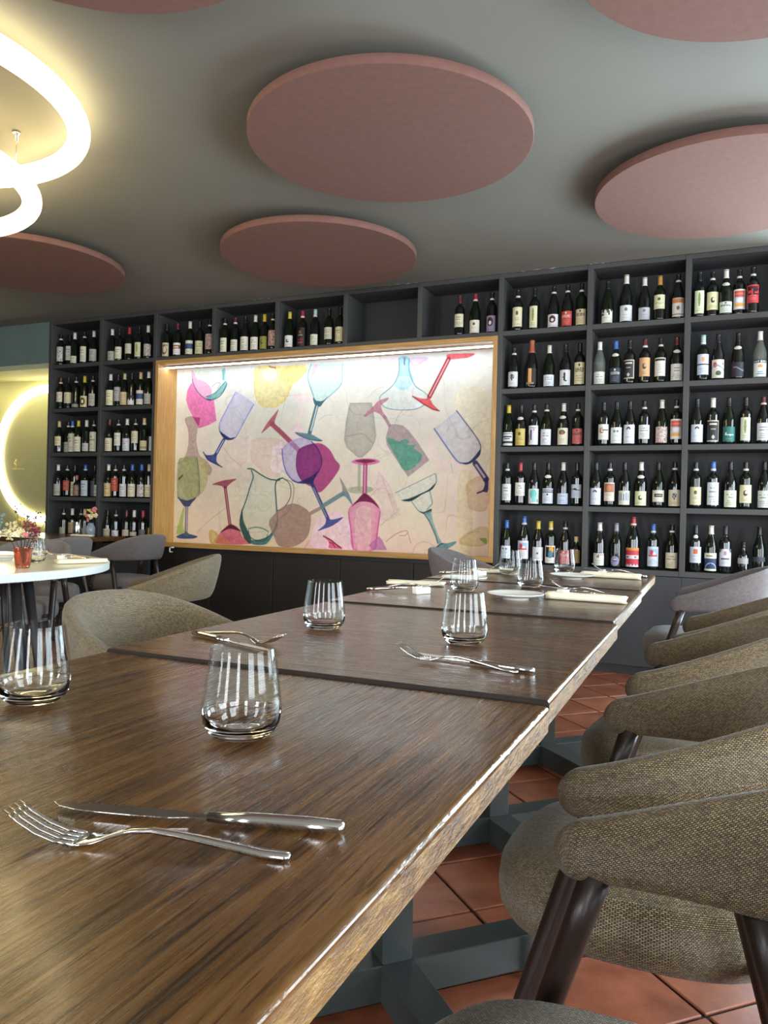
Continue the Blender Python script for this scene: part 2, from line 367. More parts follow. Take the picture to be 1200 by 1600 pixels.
# base cabinets below: each front a part
bc = thing('base_cabinet', 'black base cabinets under the lit mural niche', 'cabinet', (0, 0, 0))
NX0, NX1 = X0+DX*NL+T/2, X0+DX*NR-T/2
NZ0, NZ1 = HC-.345, HC+1.262
CB = NZ0-.012
MB().box(NX0, NX1, SY+.04, SY+.33, .09, CB).build('carcass', M_black, bc)
MB().box(NX0, NX1, SY+.06, SY+.33, 0, .09).build('plinth', M_black, bc)
nf = 5
for i in range(nf):
    a = NX0+(NX1-NX0)*i/nf; b = NX0+(NX1-NX0)*(i+1)/nf
    MB().bbox(a+.003, b-.003, SY+.018, SY+.038, .095, CB-.03, .002).build('door', M_cab, bc)
gb = noisy('dark_grey_front', srgb('2E3235'), srgb('34383B'), 3, .5, .05, 200)
for nm, c0, c1, lab in (('base_cabinet', 0, NL, 'dark grey base cabinets under the left-hand wine shelves'), ('base_cabinet', NR, NCOL, 'dark grey base cabinets under the right-hand wine shelves')):
    q = thing(nm, lab, 'cabinet')
    a, b = X0+DX*c0-T/2, X0+DX*c1+T/2; z = TOP-5*ROW-T/2-.002
    MB().box(a+.002, b-.002 if c1 == NCOL else b-T, SY+.03, SY+DEP, .0, z).build('carcass', M_black, q)
    for c in range(c0, c1):
        xa, xb = X0+DX*c, X0+DX*(c+1)
        MB().bbox(xa+.001, xb-.001-(T/2 if c == c1-1 else 0), SY+.002, SY+.028, .06, z-.002, .001).build('door', gb, q)
    MB().box(a+.002, b-.002-(T if c1 != NCOL else 0), SY+.02, SY+.03, .0, .06).build('plinth', M_black, q)

# ------------------------------------------------------------------ lit mural niche in oak
nz = thing('mural_niche', 'oak framed wall niche lit from above between the wine shelves', 'niche')
ft = .032; ND = .27
MB().bbox(NX0, NX1, SY-.006, SY+.012, NZ1-ft, NZ1, .002).build('frame_board', M_oakh, nz)
MB().bbox(NX0, NX1, SY-.006, SY+.012, NZ0-.008, NZ0+ft, .002).build('frame_board', M_oakh, nz)
MB().bbox(NX0, NX0+ft, SY-.006, SY+.012, NZ0+ft, NZ1-ft, .002).build('frame_board', M_oak, nz)
MB().bbox(NX1-ft, NX1, SY-.006, SY+.012, NZ0+ft, NZ1-ft, .002).build('frame_board', M_oak, nz)
MB().box(NX0+.002, NX0+.02, SY+.012, SY+ND, NZ0+.02, NZ1-.02).build('side_lining', M_oak, nz)
MB().box(NX1-.02, NX1-.002, SY+.012, SY+ND, NZ0+.02, NZ1-.02).build('side_lining', M_oak, nz)
MB().box(NX0+.02, NX1-.02, SY+.012, SY+ND, NZ1-.034, NZ1-.014).build('top_lining', M_oakh, nz)
MB().box(NX0+.02, NX1-.02, SY+.012, SY+ND, NZ0, NZ0+.02).build('sill', M_oakh, nz)
lp = MB().box(NX0+.02, NX1-.02, SY+.09, SY+.135, NZ1-.046, NZ1-.034).build('light_channel', M_chrome, nz)
MB().box(NX0+.022, NX1-.022, SY+.095, SY+.130, NZ1-.050, NZ1-.0462).build('light_strip', M_led, lp)
MURAL=[
('P',(200,225,200),0.7,1,[161,1545,291,1545,361,1492,354,1457,293,1474,214,1507]),
('P',(225,195,110),0.55,1,[1112,1536,1297,1539,1253,1474,1178,1398,1052,1438]),
('P',(226,205,110),0.75,1,[822,1545,796,1436,803,1319,834,1250,883,1207,948,1191,1027,1195,1104,1240,1142,1292,1163,1345,1193,1390,1254,1428,1313,1511,1096,1536]),
('P',(250,240,225),0.6,1,[883,1514,1002,1514,1020,1446,973,1414,901,1431]),
('L',(120,40,60),0.8,10,0,[946,1543,1010,1528]),
('P',(250,215,222),0.6,1,[1180,1304,1265,1294,1365,1270,1381,1223,1290,1233,1212,1256]),
('L',(248,215,225),0.6,34,0,[1282,1247,1261,1141,1233,1048]),
('P',(240,205,225),0.55,1,[1233,1061,1296,980,1328,926,1221,914,1131,815,1029,796,1012,864,1104,937,1165,996]),
('P',(222,180,175),0.45,1,[778,922,782,770,849,688,963,599,1043,593,1148,748,1192,848,1034,931]),
('P',(225,205,195),0.45,1,[496,926,760,949,765,784,718,716,637,647,552,702,500,786]),
('L',(240,222,215),0.7,36,0,[758,1032,767,867,758,750]),
('L',(240,225,215),0.6,14,1,[677,1020,758,1032,855,1037]),
('P',(222,212,195),0.55,1,[623,563,703,647,793,660,891,305,729,288,662,328]),
('L',(170,130,100),0.5,6,1,[498,856,584,765,685,702]),
('L',(160,125,85),0.5,6,1,[236,106,329,194,446,275,546,340]),
('P',(238,222,228),0.6,1,[1004,850,1091,849,1110,714,1167,613,1073,633,985,674]),
('P',(245,205,232),0.75,1,[1412,26,1416,185,1466,265,1539,313,1613,321,1686,290,1761,195,1823,36]),
('P',(240,205,240),0.6,1,[1912,1530,2141,1536,2137,1404,2068,1432]),
('P',(205,175,225),0.75,1,[2232,1536,2383,1534,2337,1493,2264,1471]),
('P',(235,225,190),0.5,1,[2668,1280,2768,1294,2856,1260,2889,1175,2892,816,2779,829,2647,1092,2606,1185]),
('L',(240,215,205),0.6,30,1,[2432,852,2418,914,2456,956,2501,992]),
('L',(240,210,210),0.6,36,1,[2420,833,2448,759,2514,709,2605,721,2695,672,2785,618]),
('P',(215,200,150),0.5,1,[2773,57,2671,101,2649,465,2670,648,2740,660,2784,630,2761,539]),
('P',(205,165,125),0.6,1,[2729,575,2884,612,2884,373,2753,370,2725,466]),
('P',(190,160,90),0.45,1,[2670,113,2794,220,2893,229,2890,109,2772,87]),
('P',(120,150,60),0.95,1,[2833,149,2883,151,2884,109,2853,126]),
('L',(150,140,110),0.6,5,0,[2592,709,2606,648]),
('L',(150,120,90),0.6,6,1,[2676,132,2732,182,2826,203]),
('L',(190,130,130),0.6,7,1,[1925,456,1973,507,2022,517,2057,508,2093,433,2130,332]),
('L',(180,140,120),0.6,7,1,[2015,222,2083,281,2150,333]),
('L',(150,110,70),0.7,7,1,[2067,97,2141,156,2222,187,2249,179,2230,153,2182,148]),
('L',(160,120,80),0.6,7,1,[2249,179,2278,92]),
('L',(200,150,140),0.5,8,1,[2019,616,2042,546,2092,458,2136,370,2178,308]),
('P',(215,180,190),0.45,1,[1991,647,2091,534,2149,396,2178,333,2097,268,2014,266,2011,393,1939,481,1978,597]),
('L',(170,160,150),0.5,4,1,[266,1199,282,1241,350,1281,419,1272]),
('L',(150,150,150),0.5,5,1,[1430,1069,1489,1107,1563,1112]),
('L',(160,160,160),0.5,5,1,[1884,1243,1925,1286,1974,1316,2015,1321]),
('L',(160,150,140),0.5,7,1,[2119,1026,2145,1088,2198,1150]),
('P',(170,140,135),0.8,1,[76,1130,238,1129,211,1016,205,917,243,795,313,752,375,682,376,646,334,618,210,717,-2,718,68,768,110,861,114,1004]),
('P',(190,180,120),0.85,1,[77,775,209,771,331,717,335,576,303,491,244,440,131,403,21,546,26,675]),
('P',(140,150,110),0.75,1,[7,733,77,775,213,774,244,604,252,455,210,419,114,374,42,416,6,430]),
('P',(60,60,40),1,0,[15,589,63,625,68,614,20,571]),
('L',(70,80,110),0.9,6,0,[213,774,244,604,252,455]),
('P',(40,50,90),0.95,1,[8,423,61,402,114,392,166,404,218,419,167,368,142,339,89,338,52,373]),
('L',(80,80,120),0.8,34,0,[115,339,113,110]),
('L',(190,170,170),1,14,0,[117,332,117,110]),
('P',(150,180,80),0.8,1,[72,316,90,317,76,180,96,102,16,85,14,142]),
('P',(50,70,130),1,1,[8,67,96,102,113,117,140,96,237,75,194,55,53,49]),
('P',(80,110,90),0.9,1,[87,91,122,110,149,86,123,74]),
('P',(225,95,165),0.85,0,[137,1446,91,1377,80,1291,108,1219,227,1034,322,1056,415,1096,384,1280,341,1289,219,1336,156,1417]),
('P',(235,150,190),0.8,1,[135,1547,166,1531,189,1480,277,1447,329,1409,356,1366,342,1282,219,1329,147,1432]),
('P',(150,50,100),0.8,0,[159,1135,238,1129,223,1052,191,1095]),
('L',(60,70,110),0.95,9,1,[144,1475,164,1417,219,1343,298,1290,350,1278]),
('P',(90,165,170),0.75,1,[298,1312,366,1323,433,1369,507,1436,516,1401,484,1353,418,1307,350,1281]),
('L',(25,60,75),0.9,9,1,[307,1290,367,1284,435,1306,484,1353,516,1415]),
('L',(40,90,100),0.9,8,1,[298,1312,383,1336,449,1390,499,1437]),
('L',(110,185,190),0.9,30,0,[483,1542,481,1458]),
('L',(60,130,140),0.9,6,0,[466,1543,477,1459]),
('L',(60,120,130),0.8,6,1,[356,1394,406,1427,449,1418,416,1377]),
('P',(185,185,225),0.7,0,[614,1344,538,1225,449,1081,447,1025,469,983,512,940,580,928,629,952,653,993,802,1230,710,1295]),
('L',(100,110,200),0.9,7,0,[610,1341,474,1123,445,1067,447,1025]),
('L',(110,115,210),0.9,9,0,[800,1227,708,1088,653,993,621,945]),
('P',(25,35,90),1,1,[442,1046,460,1004,503,975,563,943,621,949,580,926,521,927,482,954,452,997]),
('L',(45,60,130),1,34,0,[496,926,411,794]),
('L',(210,210,225),1,10,0,[493,919,419,808]),
('P',(50,65,135),1,1,[281,823,312,798,381,798,414,815,427,804,425,745,447,717,485,689,434,706,330,752]),
('L',(25,35,80),1,10,0,[281,823,330,756,485,689]),
('P',(150,60,85),1,1,[385,537,472,566,556,580,639,586,590,556,545,521,541,507,507,507,490,521,439,531]),
('L',(120,35,60),1,32,0,[524,507,583,180]),
('L',(225,170,170),1,8,0,[526,500,581,194]),
('P',(200,95,115),0.95,1,[436,22,468,100,517,151,566,187,600,191,650,175,692,135,710,94,794,29]),
('P',(70,15,35),0.95,1,[484,118,558,176,600,191,675,155,692,135,601,153,551,145]),
('P',(190,160,80),0.75,1,[382,139,459,100,436,22,385,20,362,89]),
('P',(190,120,80),0.7,0,[476,93,604,25,436,18]),
('P',(170,195,180),0.35,1,[756,674,810,640,803,564,750,426,696,287,682,204,718,108,785,35,899,12,978,36,1048,106,1068,242,1041,376,1037,525,1067,579,964,579,850,647]),
('L',(35,75,75),1,12,1,[752,674,801,671,883,626,964,589,1027,579,1075,579]),
('L',(40,85,85),1,12,1,[789,660,810,606,784,530,743,406,704,308,686,232]),
('P',(30,65,65),0.95,1,[704,329,719,233,757,158,800,84,794,29,735,75,692,156,680,218]),
('L',(30,75,80),1,13,1,[1105,596,1051,579,1033,525,1043,417,1054,309,1064,242,1031,160,977,97,898,67,849,61]),
('P',(50,100,100),0.9,1,[1045,207,1064,242,1058,174,1016,105,955,35,850,24,801,36,801,63,898,60,969,96,1015,139]),
('L',(50,95,85),0.9,9,1,[774,158,846,174,927,163,976,137]),
('L',(35,80,75),0.9,9,1,[774,145,792,90,866,59,946,68,968,117]),
('L',(40,60,60),0.9,8,1,[1113,590,1161,560,1186,500,1180,432,1143,371,1105,330,1062,323]),
('L',(60,80,80),0.7,7,1,[1113,590,1192,560,1215,500,1197,379,1152,304,1091,263]),
('L',(155,60,85),0.95,44,0,[983,1054,1088,971,1254,827]),
('P',(165,75,90),0.95,1,[881,978,943,1069,1005,1135,1047,1174,1014,1080,1015,1040,968,1034,921,1001]),
('P',(170,160,215),0.75,1,[1091,842,1183,908,1297,933,1359,912,1420,858,1468,779,1469,713,1448,647,1405,581,1338,554,1261,554,1184,587,1128,647,1098,748]),
('P',(165,45,115),0.92,1,[1247,827,1314,866,1420,885,1487,871,1548,824,1594,752,1637,672,1475,484,1399,521,1338,541,1276,587,1236,660,1229,747]),
('P',(100,40,110),0.6,1,[1247,827,1330,866,1405,878,1452,812,1475,726,1448,654,1398,581,1338,561,1276,587,1236,660,1229,747]),
('P',(30,30,85),0.9,1,[1184,580,1246,564,1307,581,1382,614,1441,654,1405,581,1395,548,1338,549,1246,554]),
('L',(60,60,140),1,8,1,[1091,842,1106,728,1143,640,1191,587,1254,557]),
('L',(50,40,90),1,8,1,[1374,899,1428,845,1468,772,1473,713,1441,641]),
('L',(40,50,110),1,34,0,[1383,554,1540,267]),
('L',(160,175,200),1,9,0,[1401,515,1529,280]),
('P',(60,70,140),1,1,[1450,163,1512,214,1526,254,1548,267,1585,258,1676,280,1658,257,1586,209,1513,181]),
('P',(150,115,105),0.85,1,[978,216,1035,295,1120,358,1220,383,1313,354,1375,303,1384,237,1364,130,1305,62,1199,17,1081,26,1032,99]),
('L',(150,125,115),0.9,32,0,[1382,306,1486,358]),
('L',(95,130,135),0.95,38,0,[1486,364,1674,472]),
('P',(95,130,145),0.95,1,[1653,452,1667,478,1703,492,1725,479,1767,376,1719,427,1690,449]),
('P',(140,135,130),0.95,1,[1642,602,1717,492,1674,472,1666,530]),
('P',(175,220,225),0.6,0,[1354,1539,1322,1438,1347,1350,1388,1243,1434,1214,1478,1233,1630,1351,1647,1526]),
('L',(70,135,140),0.95,7,1,[1350,1536,1322,1438,1355,1337,1395,1242]),
('L',(90,150,155),0.95,7,1,[1644,1526,1643,1428,1630,1351,1515,1257,1456,1214]),
('P',(50,95,100),1,1,[1376,1263,1411,1235,1471,1233,1514,1264,1471,1213,1442,1184,1396,1203]),
('L',(60,100,110),1,38,0,[1415,1195,1353,972]),
('L',(205,225,225),1,14,0,[1418,1189,1364,992]),
('P',(90,125,140),1,1,[1216,978,1266,974,1335,966,1373,958,1419,934,1472,905,1434,899,1374,912,1297,933,1243,954]),
('L',(35,65,80),1,7,1,[1216,978,1266,947,1374,912,1472,904]),
('P',(235,175,215),0.7,0,[1380,1534,1433,1534,1397,1467,1375,1448,1352,1469]),
('P',(155,152,140),0.7,0,[1717,1206,1913,1202,1937,1094,1959,941,1950,890,1916,826,1840,763,1804,763,1701,842,1674,907,1685,1050]),
('L',(110,105,100),0.6,5,1,[1684,936,1771,947,1849,952,1929,877]),
('L',(165,165,145),0.9,28,0,[1816,731,1819,506]),
('P',(160,165,135),0.8,1,[1717,505,1753,525,1838,532,1924,526,1945,507,1911,484,1826,474,1747,479]),
('P',(130,195,225),0.75,1,[2144,1545,2226,1540,2235,1449,2267,1353,2195,1288,2112,1329,2140,1416]),
('P',(215,235,238),0.55,1,[2138,1391,2233,1386,2288,1315,2370,1262,2390,1230,2359,1169,2286,1140,2185,1134,2082,1147,2005,1181,1987,1220,2017,1270,2098,1317]),
('L',(60,110,130),0.9,6,1,[2141,1542,2143,1441,2111,1354,2057,1300,1996,1258,1983,1220,2019,1168,2082,1144,2185,1134,2286,1137,2359,1166,2390,1230,2356,1268,2288,1315,2246,1386,2227,1474,2229,1537]),
('L',(90,110,150),0.9,14,0,[2188,1539,2188,1489]),
('P',(185,110,135),0.85,1,[1849,1090,1866,1122,1921,1165,1976,1214,2059,1236,2046,1212,1998,1175,2013,1124,2049,1078,2022,1073,1986,1106,1937,1126,1888,1102]),
('L',(165,125,135),0.9,28,0,[2028,1085,2072,1015]),
('P',(160,140,145),0.85,0,[2071,1024,2133,1023,2188,1012,2236,973,2312,884,2415,739,2242,609,2126,761,2055,857,2043,920,2059,977]),
('P',(70,155,130),0.8,1,[2053,914,2109,906,2150,887,2204,905,2245,892,2226,861,2300,860,2287,829,2355,778,2317,710,2244,660,2190,673,2140,761,2097,824]),
('P',(225,90,95),1,1,[2536,1540,2571,1550,2756,1542,2713,1514,2637,1509,2572,1507,2546,1518]),
('L',(150,35,50),1,38,0,[2553,1511,2403,1229]),
('L',(240,190,190),1,10,0,[2551,1505,2407,1235]),
('P',(220,85,90),1,1,[2263,1241,2317,1223,2371,1215,2397,1223,2414,1204,2438,1166,2488,1118,2439,1129,2358,1175]),
('L',(130,25,40),1,9,0,[2263,1238,2359,1172,2439,1129,2488,1117]),
('P',(215,110,160),0.95,1,[1744,731,1790,750,1868,756,1953,750,1996,730,1954,711,1884,702,1848,702,1777,715]),
('P',(120,30,70),1,1,[1776,738,1868,750,1960,737,1919,724,1869,718,1819,725]),
('L',(160,60,110),1,40,0,[1870,705,1869,461]),
('L',(225,160,190),1,14,0,[1868,699,1869,468]),
('P',(222,110,165),0.72,1,[1854,474,1886,474,1954,424,2005,361,2010,298,1996,177,1971,29,1780,21,1747,195,1725,324,1756,382,1813,428]),
('P',(225,205,190),0.5,1,[1807,351,1914,366,1930,264,1922,27,1816,23,1790,196]),
('P',(95,15,55),0.95,1,[1806,422,1854,471,1886,471,1954,418,1998,361,1941,398,1877,410,1813,403,1757,369]),
('L',(170,50,110),0.9,6,0,[1729,324,1780,28]),
('L',(170,50,110),0.9,7,0,[2009,330,1971,36]),
('P',(175,110,165),0.8,0,[1914,62,2004,136,2032,108,2076,31,1950,25]),
('P',(190,192,215),0.6,0,[2446,984,2545,1052,2627,1114,2816,864,2823,804,2800,762,2732,708,2669,715,2616,758]),
('L',(80,95,170),0.95,11,1,[2449,981,2616,758,2669,715]),
('L',(60,70,120),0.95,9,1,[2627,1114,2777,925,2820,852,2821,804]),
('P',(30,35,85),1,1,[2820,816,2818,774,2769,726,2720,705,2675,712,2669,718,2732,724,2781,769]),
('L',(45,40,90),1,46,0,[2785,714,2872,594]),
('L',(200,190,205),1,18,0,[2792,699,2866,600]),
('P',(40,35,85),1,1,[2848,588,2884,612,2887,504,2850,498,2807,484,2803,494,2849,516,2861,564]),
('P',(205,215,208),0.6,0,[2140,484,2300,560,2467,635,2475,574,2434,524,2428,487,2444,401,2405,357,2366,337,2325,361,2270,423,2189,428]),
('L',(90,100,95),0.9,5,0,[2136,482,2467,637]),
('L',(60,90,95),0.9,7,1,[2471,629,2475,568,2434,518]),
('P',(20,45,50),1,1,[2189,425,2256,441,2336,474,2415,512,2472,562,2441,512,2363,474,2270,420]),
('L',(70,110,115),0.9,7,1,[2425,499,2443,432,2444,401,2405,357]),
('L',(70,110,115),0.9,7,1,[2274,420,2332,349,2366,337]),
('P',(30,70,75),1,1,[2336,343,2379,338,2438,364,2439,339,2393,319]),
('P',(125,165,165),0.9,0,[2383,329,2438,345,2460,259,2502,156,2536,102,2497,94,2476,167,2420,277]),
('L',(40,75,80),1,8,0,[2383,325,2427,265,2482,155,2500,101]),
('P',(95,145,150),1,1,[2446,43,2491,76,2542,102,2581,104,2645,121,2639,100,2582,61,2531,34]),
('L',(30,60,70),1,9,1,[2488,63,2517,92,2542,99]),
('P',(220,90,130),0.95,1,[1503,125,1567,101,1619,67,1671,30,1561,25,1556,71]),
('L',(90,15,40),1,10,0,[1503,122,1574,91,1671,27]),
('L',(120,30,60),1,8,0,[1560,71,1590,66,1613,34]),
('L',(240,150,170),0.7,20,0,[1373,77,1329,16]),
]
def spline(p, closed=True, n=5):
    P = np.array(p, float).reshape(-1, 2); m_ = len(P); out = []
    rng = m_ if closed else m_-1
    for i in range(rng):
        if closed: a, b, c, d = P[i-1], P[i], P[(i+1) % m_], P[(i+2) % m_]
        else: a, b, c, d = P[max(i-1, 0)], P[i], P[i+1], P[min(i+2, m_-1)]
        for t in np.arange(n)/n:
            out.append(.5*((2*b)+(-a+c)*t+(2*a-5*b+4*c-d)*t*t+(-a+3*b-3*c+d)*t**3))
    if not closed: out.append(P[-1])
    return np.array(out)
def segdist(X, Y, Q, closed):
    D = np.full(X.shape, 1e9); n = len(Q)
    for i in range(n if closed else n-1):
        a, b = Q[i], Q[(i+1) % n]; d = b-a; l2 = max(d@d, 1e-9)
        t = np.clip(((X-a[0])*d[0]+(Y-a[1])*d[1])/l2, 0, 1)
        D = np.minimum(D, (X-a[0]-t*d[0])**2+(Y-a[1]-t*d[1])**2)
    return np.sqrt(D)
def inside(X, Y, Q):
    r = np.zeros(X.shape, bool); n = len(Q)
    for i in range(n):
        x0, y0 = Q[i]; x1, y1 = Q[(i+1) % n]
        if y0 == y1: continue
        r ^= ((y0 > Y) != (y1 > Y)) & (X < (x1-x0)*(Y-y0)/(y1-y0)+x0)
    return r
def vnoise(h, w_, cells, rs):
    gy, gx = int(cells*h/w_)+2, cells+2; G = rs.rand(gy, gx)
    y = np.linspace(0, gy-1.001, h); x = np.linspace(0, gx-1.001, w_)
    yi, xi = y.astype(int), x.astype(int); fy = (y-yi)[:, None]; fx = (x-xi)[None]; fy = fy*fy*(3-2*fy); fx = fx*fx*(3-2*fx)
    return (G[yi][:, xi]*(1-fy)*(1-fx)+G[yi+1][:, xi]*fy*(1-fx)+G[yi][:, xi+1]*(1-fy)*fx+G[yi+1][:, xi+1]*fy*fx)
def paint_mural():
    x0, x1, z0, z1 = NX0+.02, NX1-.02, NZ0+.02, NZ1-.034
    st = .0038; nx = int((x1-x0)/st); nzv = int((z1-z0)/st)
    X, Y = np.meshgrid(np.linspace(x0, x1, nx), np.linspace(z0, z1, nzv))
    U = (X+4.50)*1000; V = (Y-HC+.34)*1000; rs = np.random.RandomState(3)
    h, w_ = U.shape
    n1 = sum(vnoise(h, w_, c, rs)*a for c, a in ((5, .5), (14, .3), (40, .15), (110, .15)))/1.1
    n2 = vnoise(h, w_, 7, rs); fine = rs.rand(h, w_); n3 = vnoise(h, w_, 160, rs)
    s = np.clip(U/3000, 0, 1)[..., None]; t = np.clip(V/1550, 0, 1)[..., None]
    col = (1-t)*((1-s)*np.array([228, 205, 170.])+s*np.array([226, 212, 186.]))+t*np.array([226, 230, 226.])
    pink = np.clip((n2-.5)*2.2, 0, 1)[..., None]*(1-t)
    col = col*(1-.45*pink)+np.array([236, 196, 196.])*.45*pink
    def comp(D, c, al):
        nonlocal col
        col = col*(1-al[..., None])+np.array(c, float)*al[..., None]
    for sh_ in MURAL:
        if sh_[0] == 'P': _, c, a, s_, pts = sh_; Q = spline(pts) if s_ else np.array(pts, float).reshape(-1, 2); wd = 0
        else: _, c, a, wd, s_, pts = sh_; Q = spline(pts, False) if s_ else np.array(pts, float).reshape(-1, 2)
        wm = wd*.78
        lo = Q.min(0)-wm-12; hi = Q.max(0)+wm+12
        iy = np.where((V[:, 0] > lo[1]) & (V[:, 0] < hi[1]))[0]; ix = np.where((U[0] > lo[0]) & (U[0] < hi[0]))[0]
        if not len(iy) or not len(ix): continue
        sl = (slice(iy[0], iy[-1]+1), slice(ix[0], ix[-1]+1)); u, v = U[sl], V[sl]
        if wd: al = np.clip((wm*.62-segdist(u, v, Q, False))/5+.45, 0, 1)*a*.88
        else:
            d = segdist(u, v, Q, True); ins = inside(u, v, Q); al = np.clip(np.where(ins, d, -d)/4+.5, 0, 1)*a
            al = al*(.9+.2*(n1[sl]-.5)); 
            if a < .8: al = al*(.78+.62*np.exp(-d/16))
        al = np.clip(al, 0, 1)[..., None]; tex = (.92+.16*n3[sl])[..., None]
        col[sl] = col[sl]*(1-al)+np.array(c, float)*(tex if not wd else 1)*al
    col = col*(.90+.2*(n1[..., None]))*(.97+.05*fine[..., None])
    # faint veins of the limewash
    vein = np.abs(vnoise(h, w_, 9, rs)-.5) < .008; vein |= np.abs(vnoise(h, w_, 15, rs)-.5) < .006
    col[vein] *= .94
    col = np.clip(col, 0, 255)/255
    lin = np.where(col <= .04045, col/12.92, ((col+.055)/1.055)**2.4)
    idx = np.arange(h*w_).reshape(h, w_)
    q = np.stack([idx[:-1, :-1], idx[:-1, 1:], idx[1:, 1:], idx[1:, :-1]], -1).reshape(-1, 4)
    me = bpy.data.meshes.new('mural_print'); nv = h*w_; nf_ = len(q)
    me.vertices.add(nv); me.loops.add(nf_*4); me.polygons.add(nf_)
    co = np.stack([X, np.full_like(X, SY+ND-.012), Y], -1).reshape(-1, 3)
    me.vertices.foreach_set('co', co.ravel()); me.loops.foreach_set('vertex_index', q.ravel().astype(np.int32))
    me.polygons.foreach_set('loop_start', np.arange(0, nf_*4, 4, dtype=np.int32)); me.update(calc_edges=True)
    ca_ = me.color_attributes.new('Col', 'FLOAT_COLOR', 'POINT')
    ca_.data.foreach_set('color', np.concatenate([lin.reshape(-1, 3), np.ones((nv, 1))], 1).ravel())
    me.materials.append(M_mural); me.validate()
    pn = MB().box(x0, x1, SY+ND-.0115, SY+ND, z0, z1).build('mural_panel', M_paper, nz)
    o = bpy.data.objects.new('mural_print', me); C.objects.link(o); o.parent = pn
    o['label'] = 'printed mural of coloured wine glasses, bottles, decanter and jug'
paint_mural()
hk = MB().tube([(NX0+.22, SY+.005, NZ0-.05), (NX0+.22, SY-.03, NZ0-.048), (NX0+.22, SY-.032, NZ0-.012)], .006, 8)
hk.tube([(NX0+.22, SY-.032, NZ0-.014), (NX0+.262, SY-.032, NZ0-.008)], .006, 8)
tag(hk.build('hook', mat('white_plastic', (.85, .85, .85), .4)), 'small white hook at the top of the black cabinet fronts', 'hook')
# loose cables on top of the shelving
mcab = mat('grey_cable', srgb('B5B8B5'), .5)
for (xa, xb, lab) in ((-1.33, -1.02, 'pale cable lying above the column right of the mural'), (-.86, -.74, 'short pale cable loop on shelving nearest the right-hand disc'), (-3.55, -3.35, 'short pale cable on the shelving above the mural\'s left half'), (-4.15, -4.03, 'tiny pale cable loop on the shelving near the mural\'s left end'), (-2.35, -2.12, 'pale cable on shelving above the empty compartment')):
    pts = [(xa+(xb-xa)*t/10, SY-.004+.006*math.sin(t*1.3), TOP+T/2-.002+.006*abs(math.sin(t*.9))) for t in range(11)]
    tag(MB().tube(pts, .004, 6).build('cable', mcab), lab, 'cable', 'loose cables on top of the shelving')

# ------------------------------------------------------------------ bottles
def body_profile(ty):
    if ty in 'B': return [(.030, 0), (.0365, .004), (.037, .02), (.037, .19), (.0365, .198), (.031, .212), (.019, .224), (.0145, .236), (.0138, .292), (.0155, .293), (.0155, .30)], .24
    if ty in 'GX': return [(.031, 0), (.0385, .004), (.039, .02), (.039, .155), (.037, .172), (.031, .195), (.0225, .222), (.016, .245), (.0138, .262), (.0138, .292), (.0155, .293), (.0155, .30)], .245
    if ty == 'L': return [(r*1.08, z*1.10) for r, z in body_profile('G')[0]], .27
    if ty == 'C': return [(.034, 0), (.043, .004), (.0435, .02), (.0435, .16), (.041, .185), (.033, .215), (.023, .255), (.017, .285), (.0155, .325), (.0175, .33), (.0175, .345)], .255
    if ty == 'M': return [(.036, 0), (.0455, .004), (.046, .02), (.046, .19), (.044, .205), (.036, .23), (.025, .262), (.0175, .285), (.0155, .337), (.0175, .338), (.0175, .345)], .285
    return [(.024, 0), (.0325, .004), (.033, .015), (.033, .11), (.031, .122), (.019, .14), (.0135, .152), (.0135, .192), (.015, .193), (.015, .20)], .165
def rad_at(prof, z):
    for (r0, z0), (r1, z1) in zip(prof, prof[1:]):
        if z0 <= z <= z1 and z1 > z0: return r0+(r1-r0)*(z-z0)/(z1-z0)
    return prof[-1][0]
BODY = {}
def body_mesh(ty, m_):
    k = (ty, m_.name)
    if k not in BODY: BODY[k] = MB().lathe(body_profile(ty)[0], 20).mesh('glass_body', m_)
    return BODY[k]
CAPM = {}
def cap_mesh(ty, cap):
    if (ty, cap) not in CAPM:
        prof, z0 = body_profile(ty); z1 = prof[-1][1]
        P = [(rad_at(prof, z)+.0008, z) for z in np.linspace(z0, z1-.001, 8)]+[(P_ := prof[-1][0]*.97, z1+.0012)]
        CAPM[ty, cap] = MB().lathe(P, 16).mesh('capsule', M_cap[cap])
    return CAPM[ty, cap]
BANDM = {}
def band_mesh(ty):
    if ty not in BANDM:
        prof, z0 = body_profile(ty); a = z0+.004; b = a+.013
        BANDM[ty] = MB().lathe([(rad_at(prof, a)+.0016, a), (rad_at(prof, a)+.0016, (a+b)/2), (rad_at(prof, b)+.0016, b)], 16).mesh('neck_band', M_cap['w'])
    return BANDM[ty]
NECKM = {}
def neck_mesh(ty):
    if ty not in NECKM:
        prof, z0 = body_profile(ty); zc = z0-.042 if ty in 'GXL' else z0-.012; n = 10; vs = []; fs = []
        for j in range(5):
            z = zc+(j-2)*.0055; hw = math.sqrt(max(.05, 1-((j-2)/2.2)**2))*.85
            for i in range(n+1):
                a = -PI/2+(i/n-.5)*2*hw; r = rad_at(prof, z)+.0012; vs.append((r*math.cos(a), r*math.sin(a), z))
        for j in range(4):
            for i in range(n): a = j*(n+1)+i; fs.append((a, a+1, a+n+2, a+n+1))
        NECKM[ty] = MB().add(vs, fs, True).mesh('neck_label', M_cap['w'])
    return NECKM[ty]
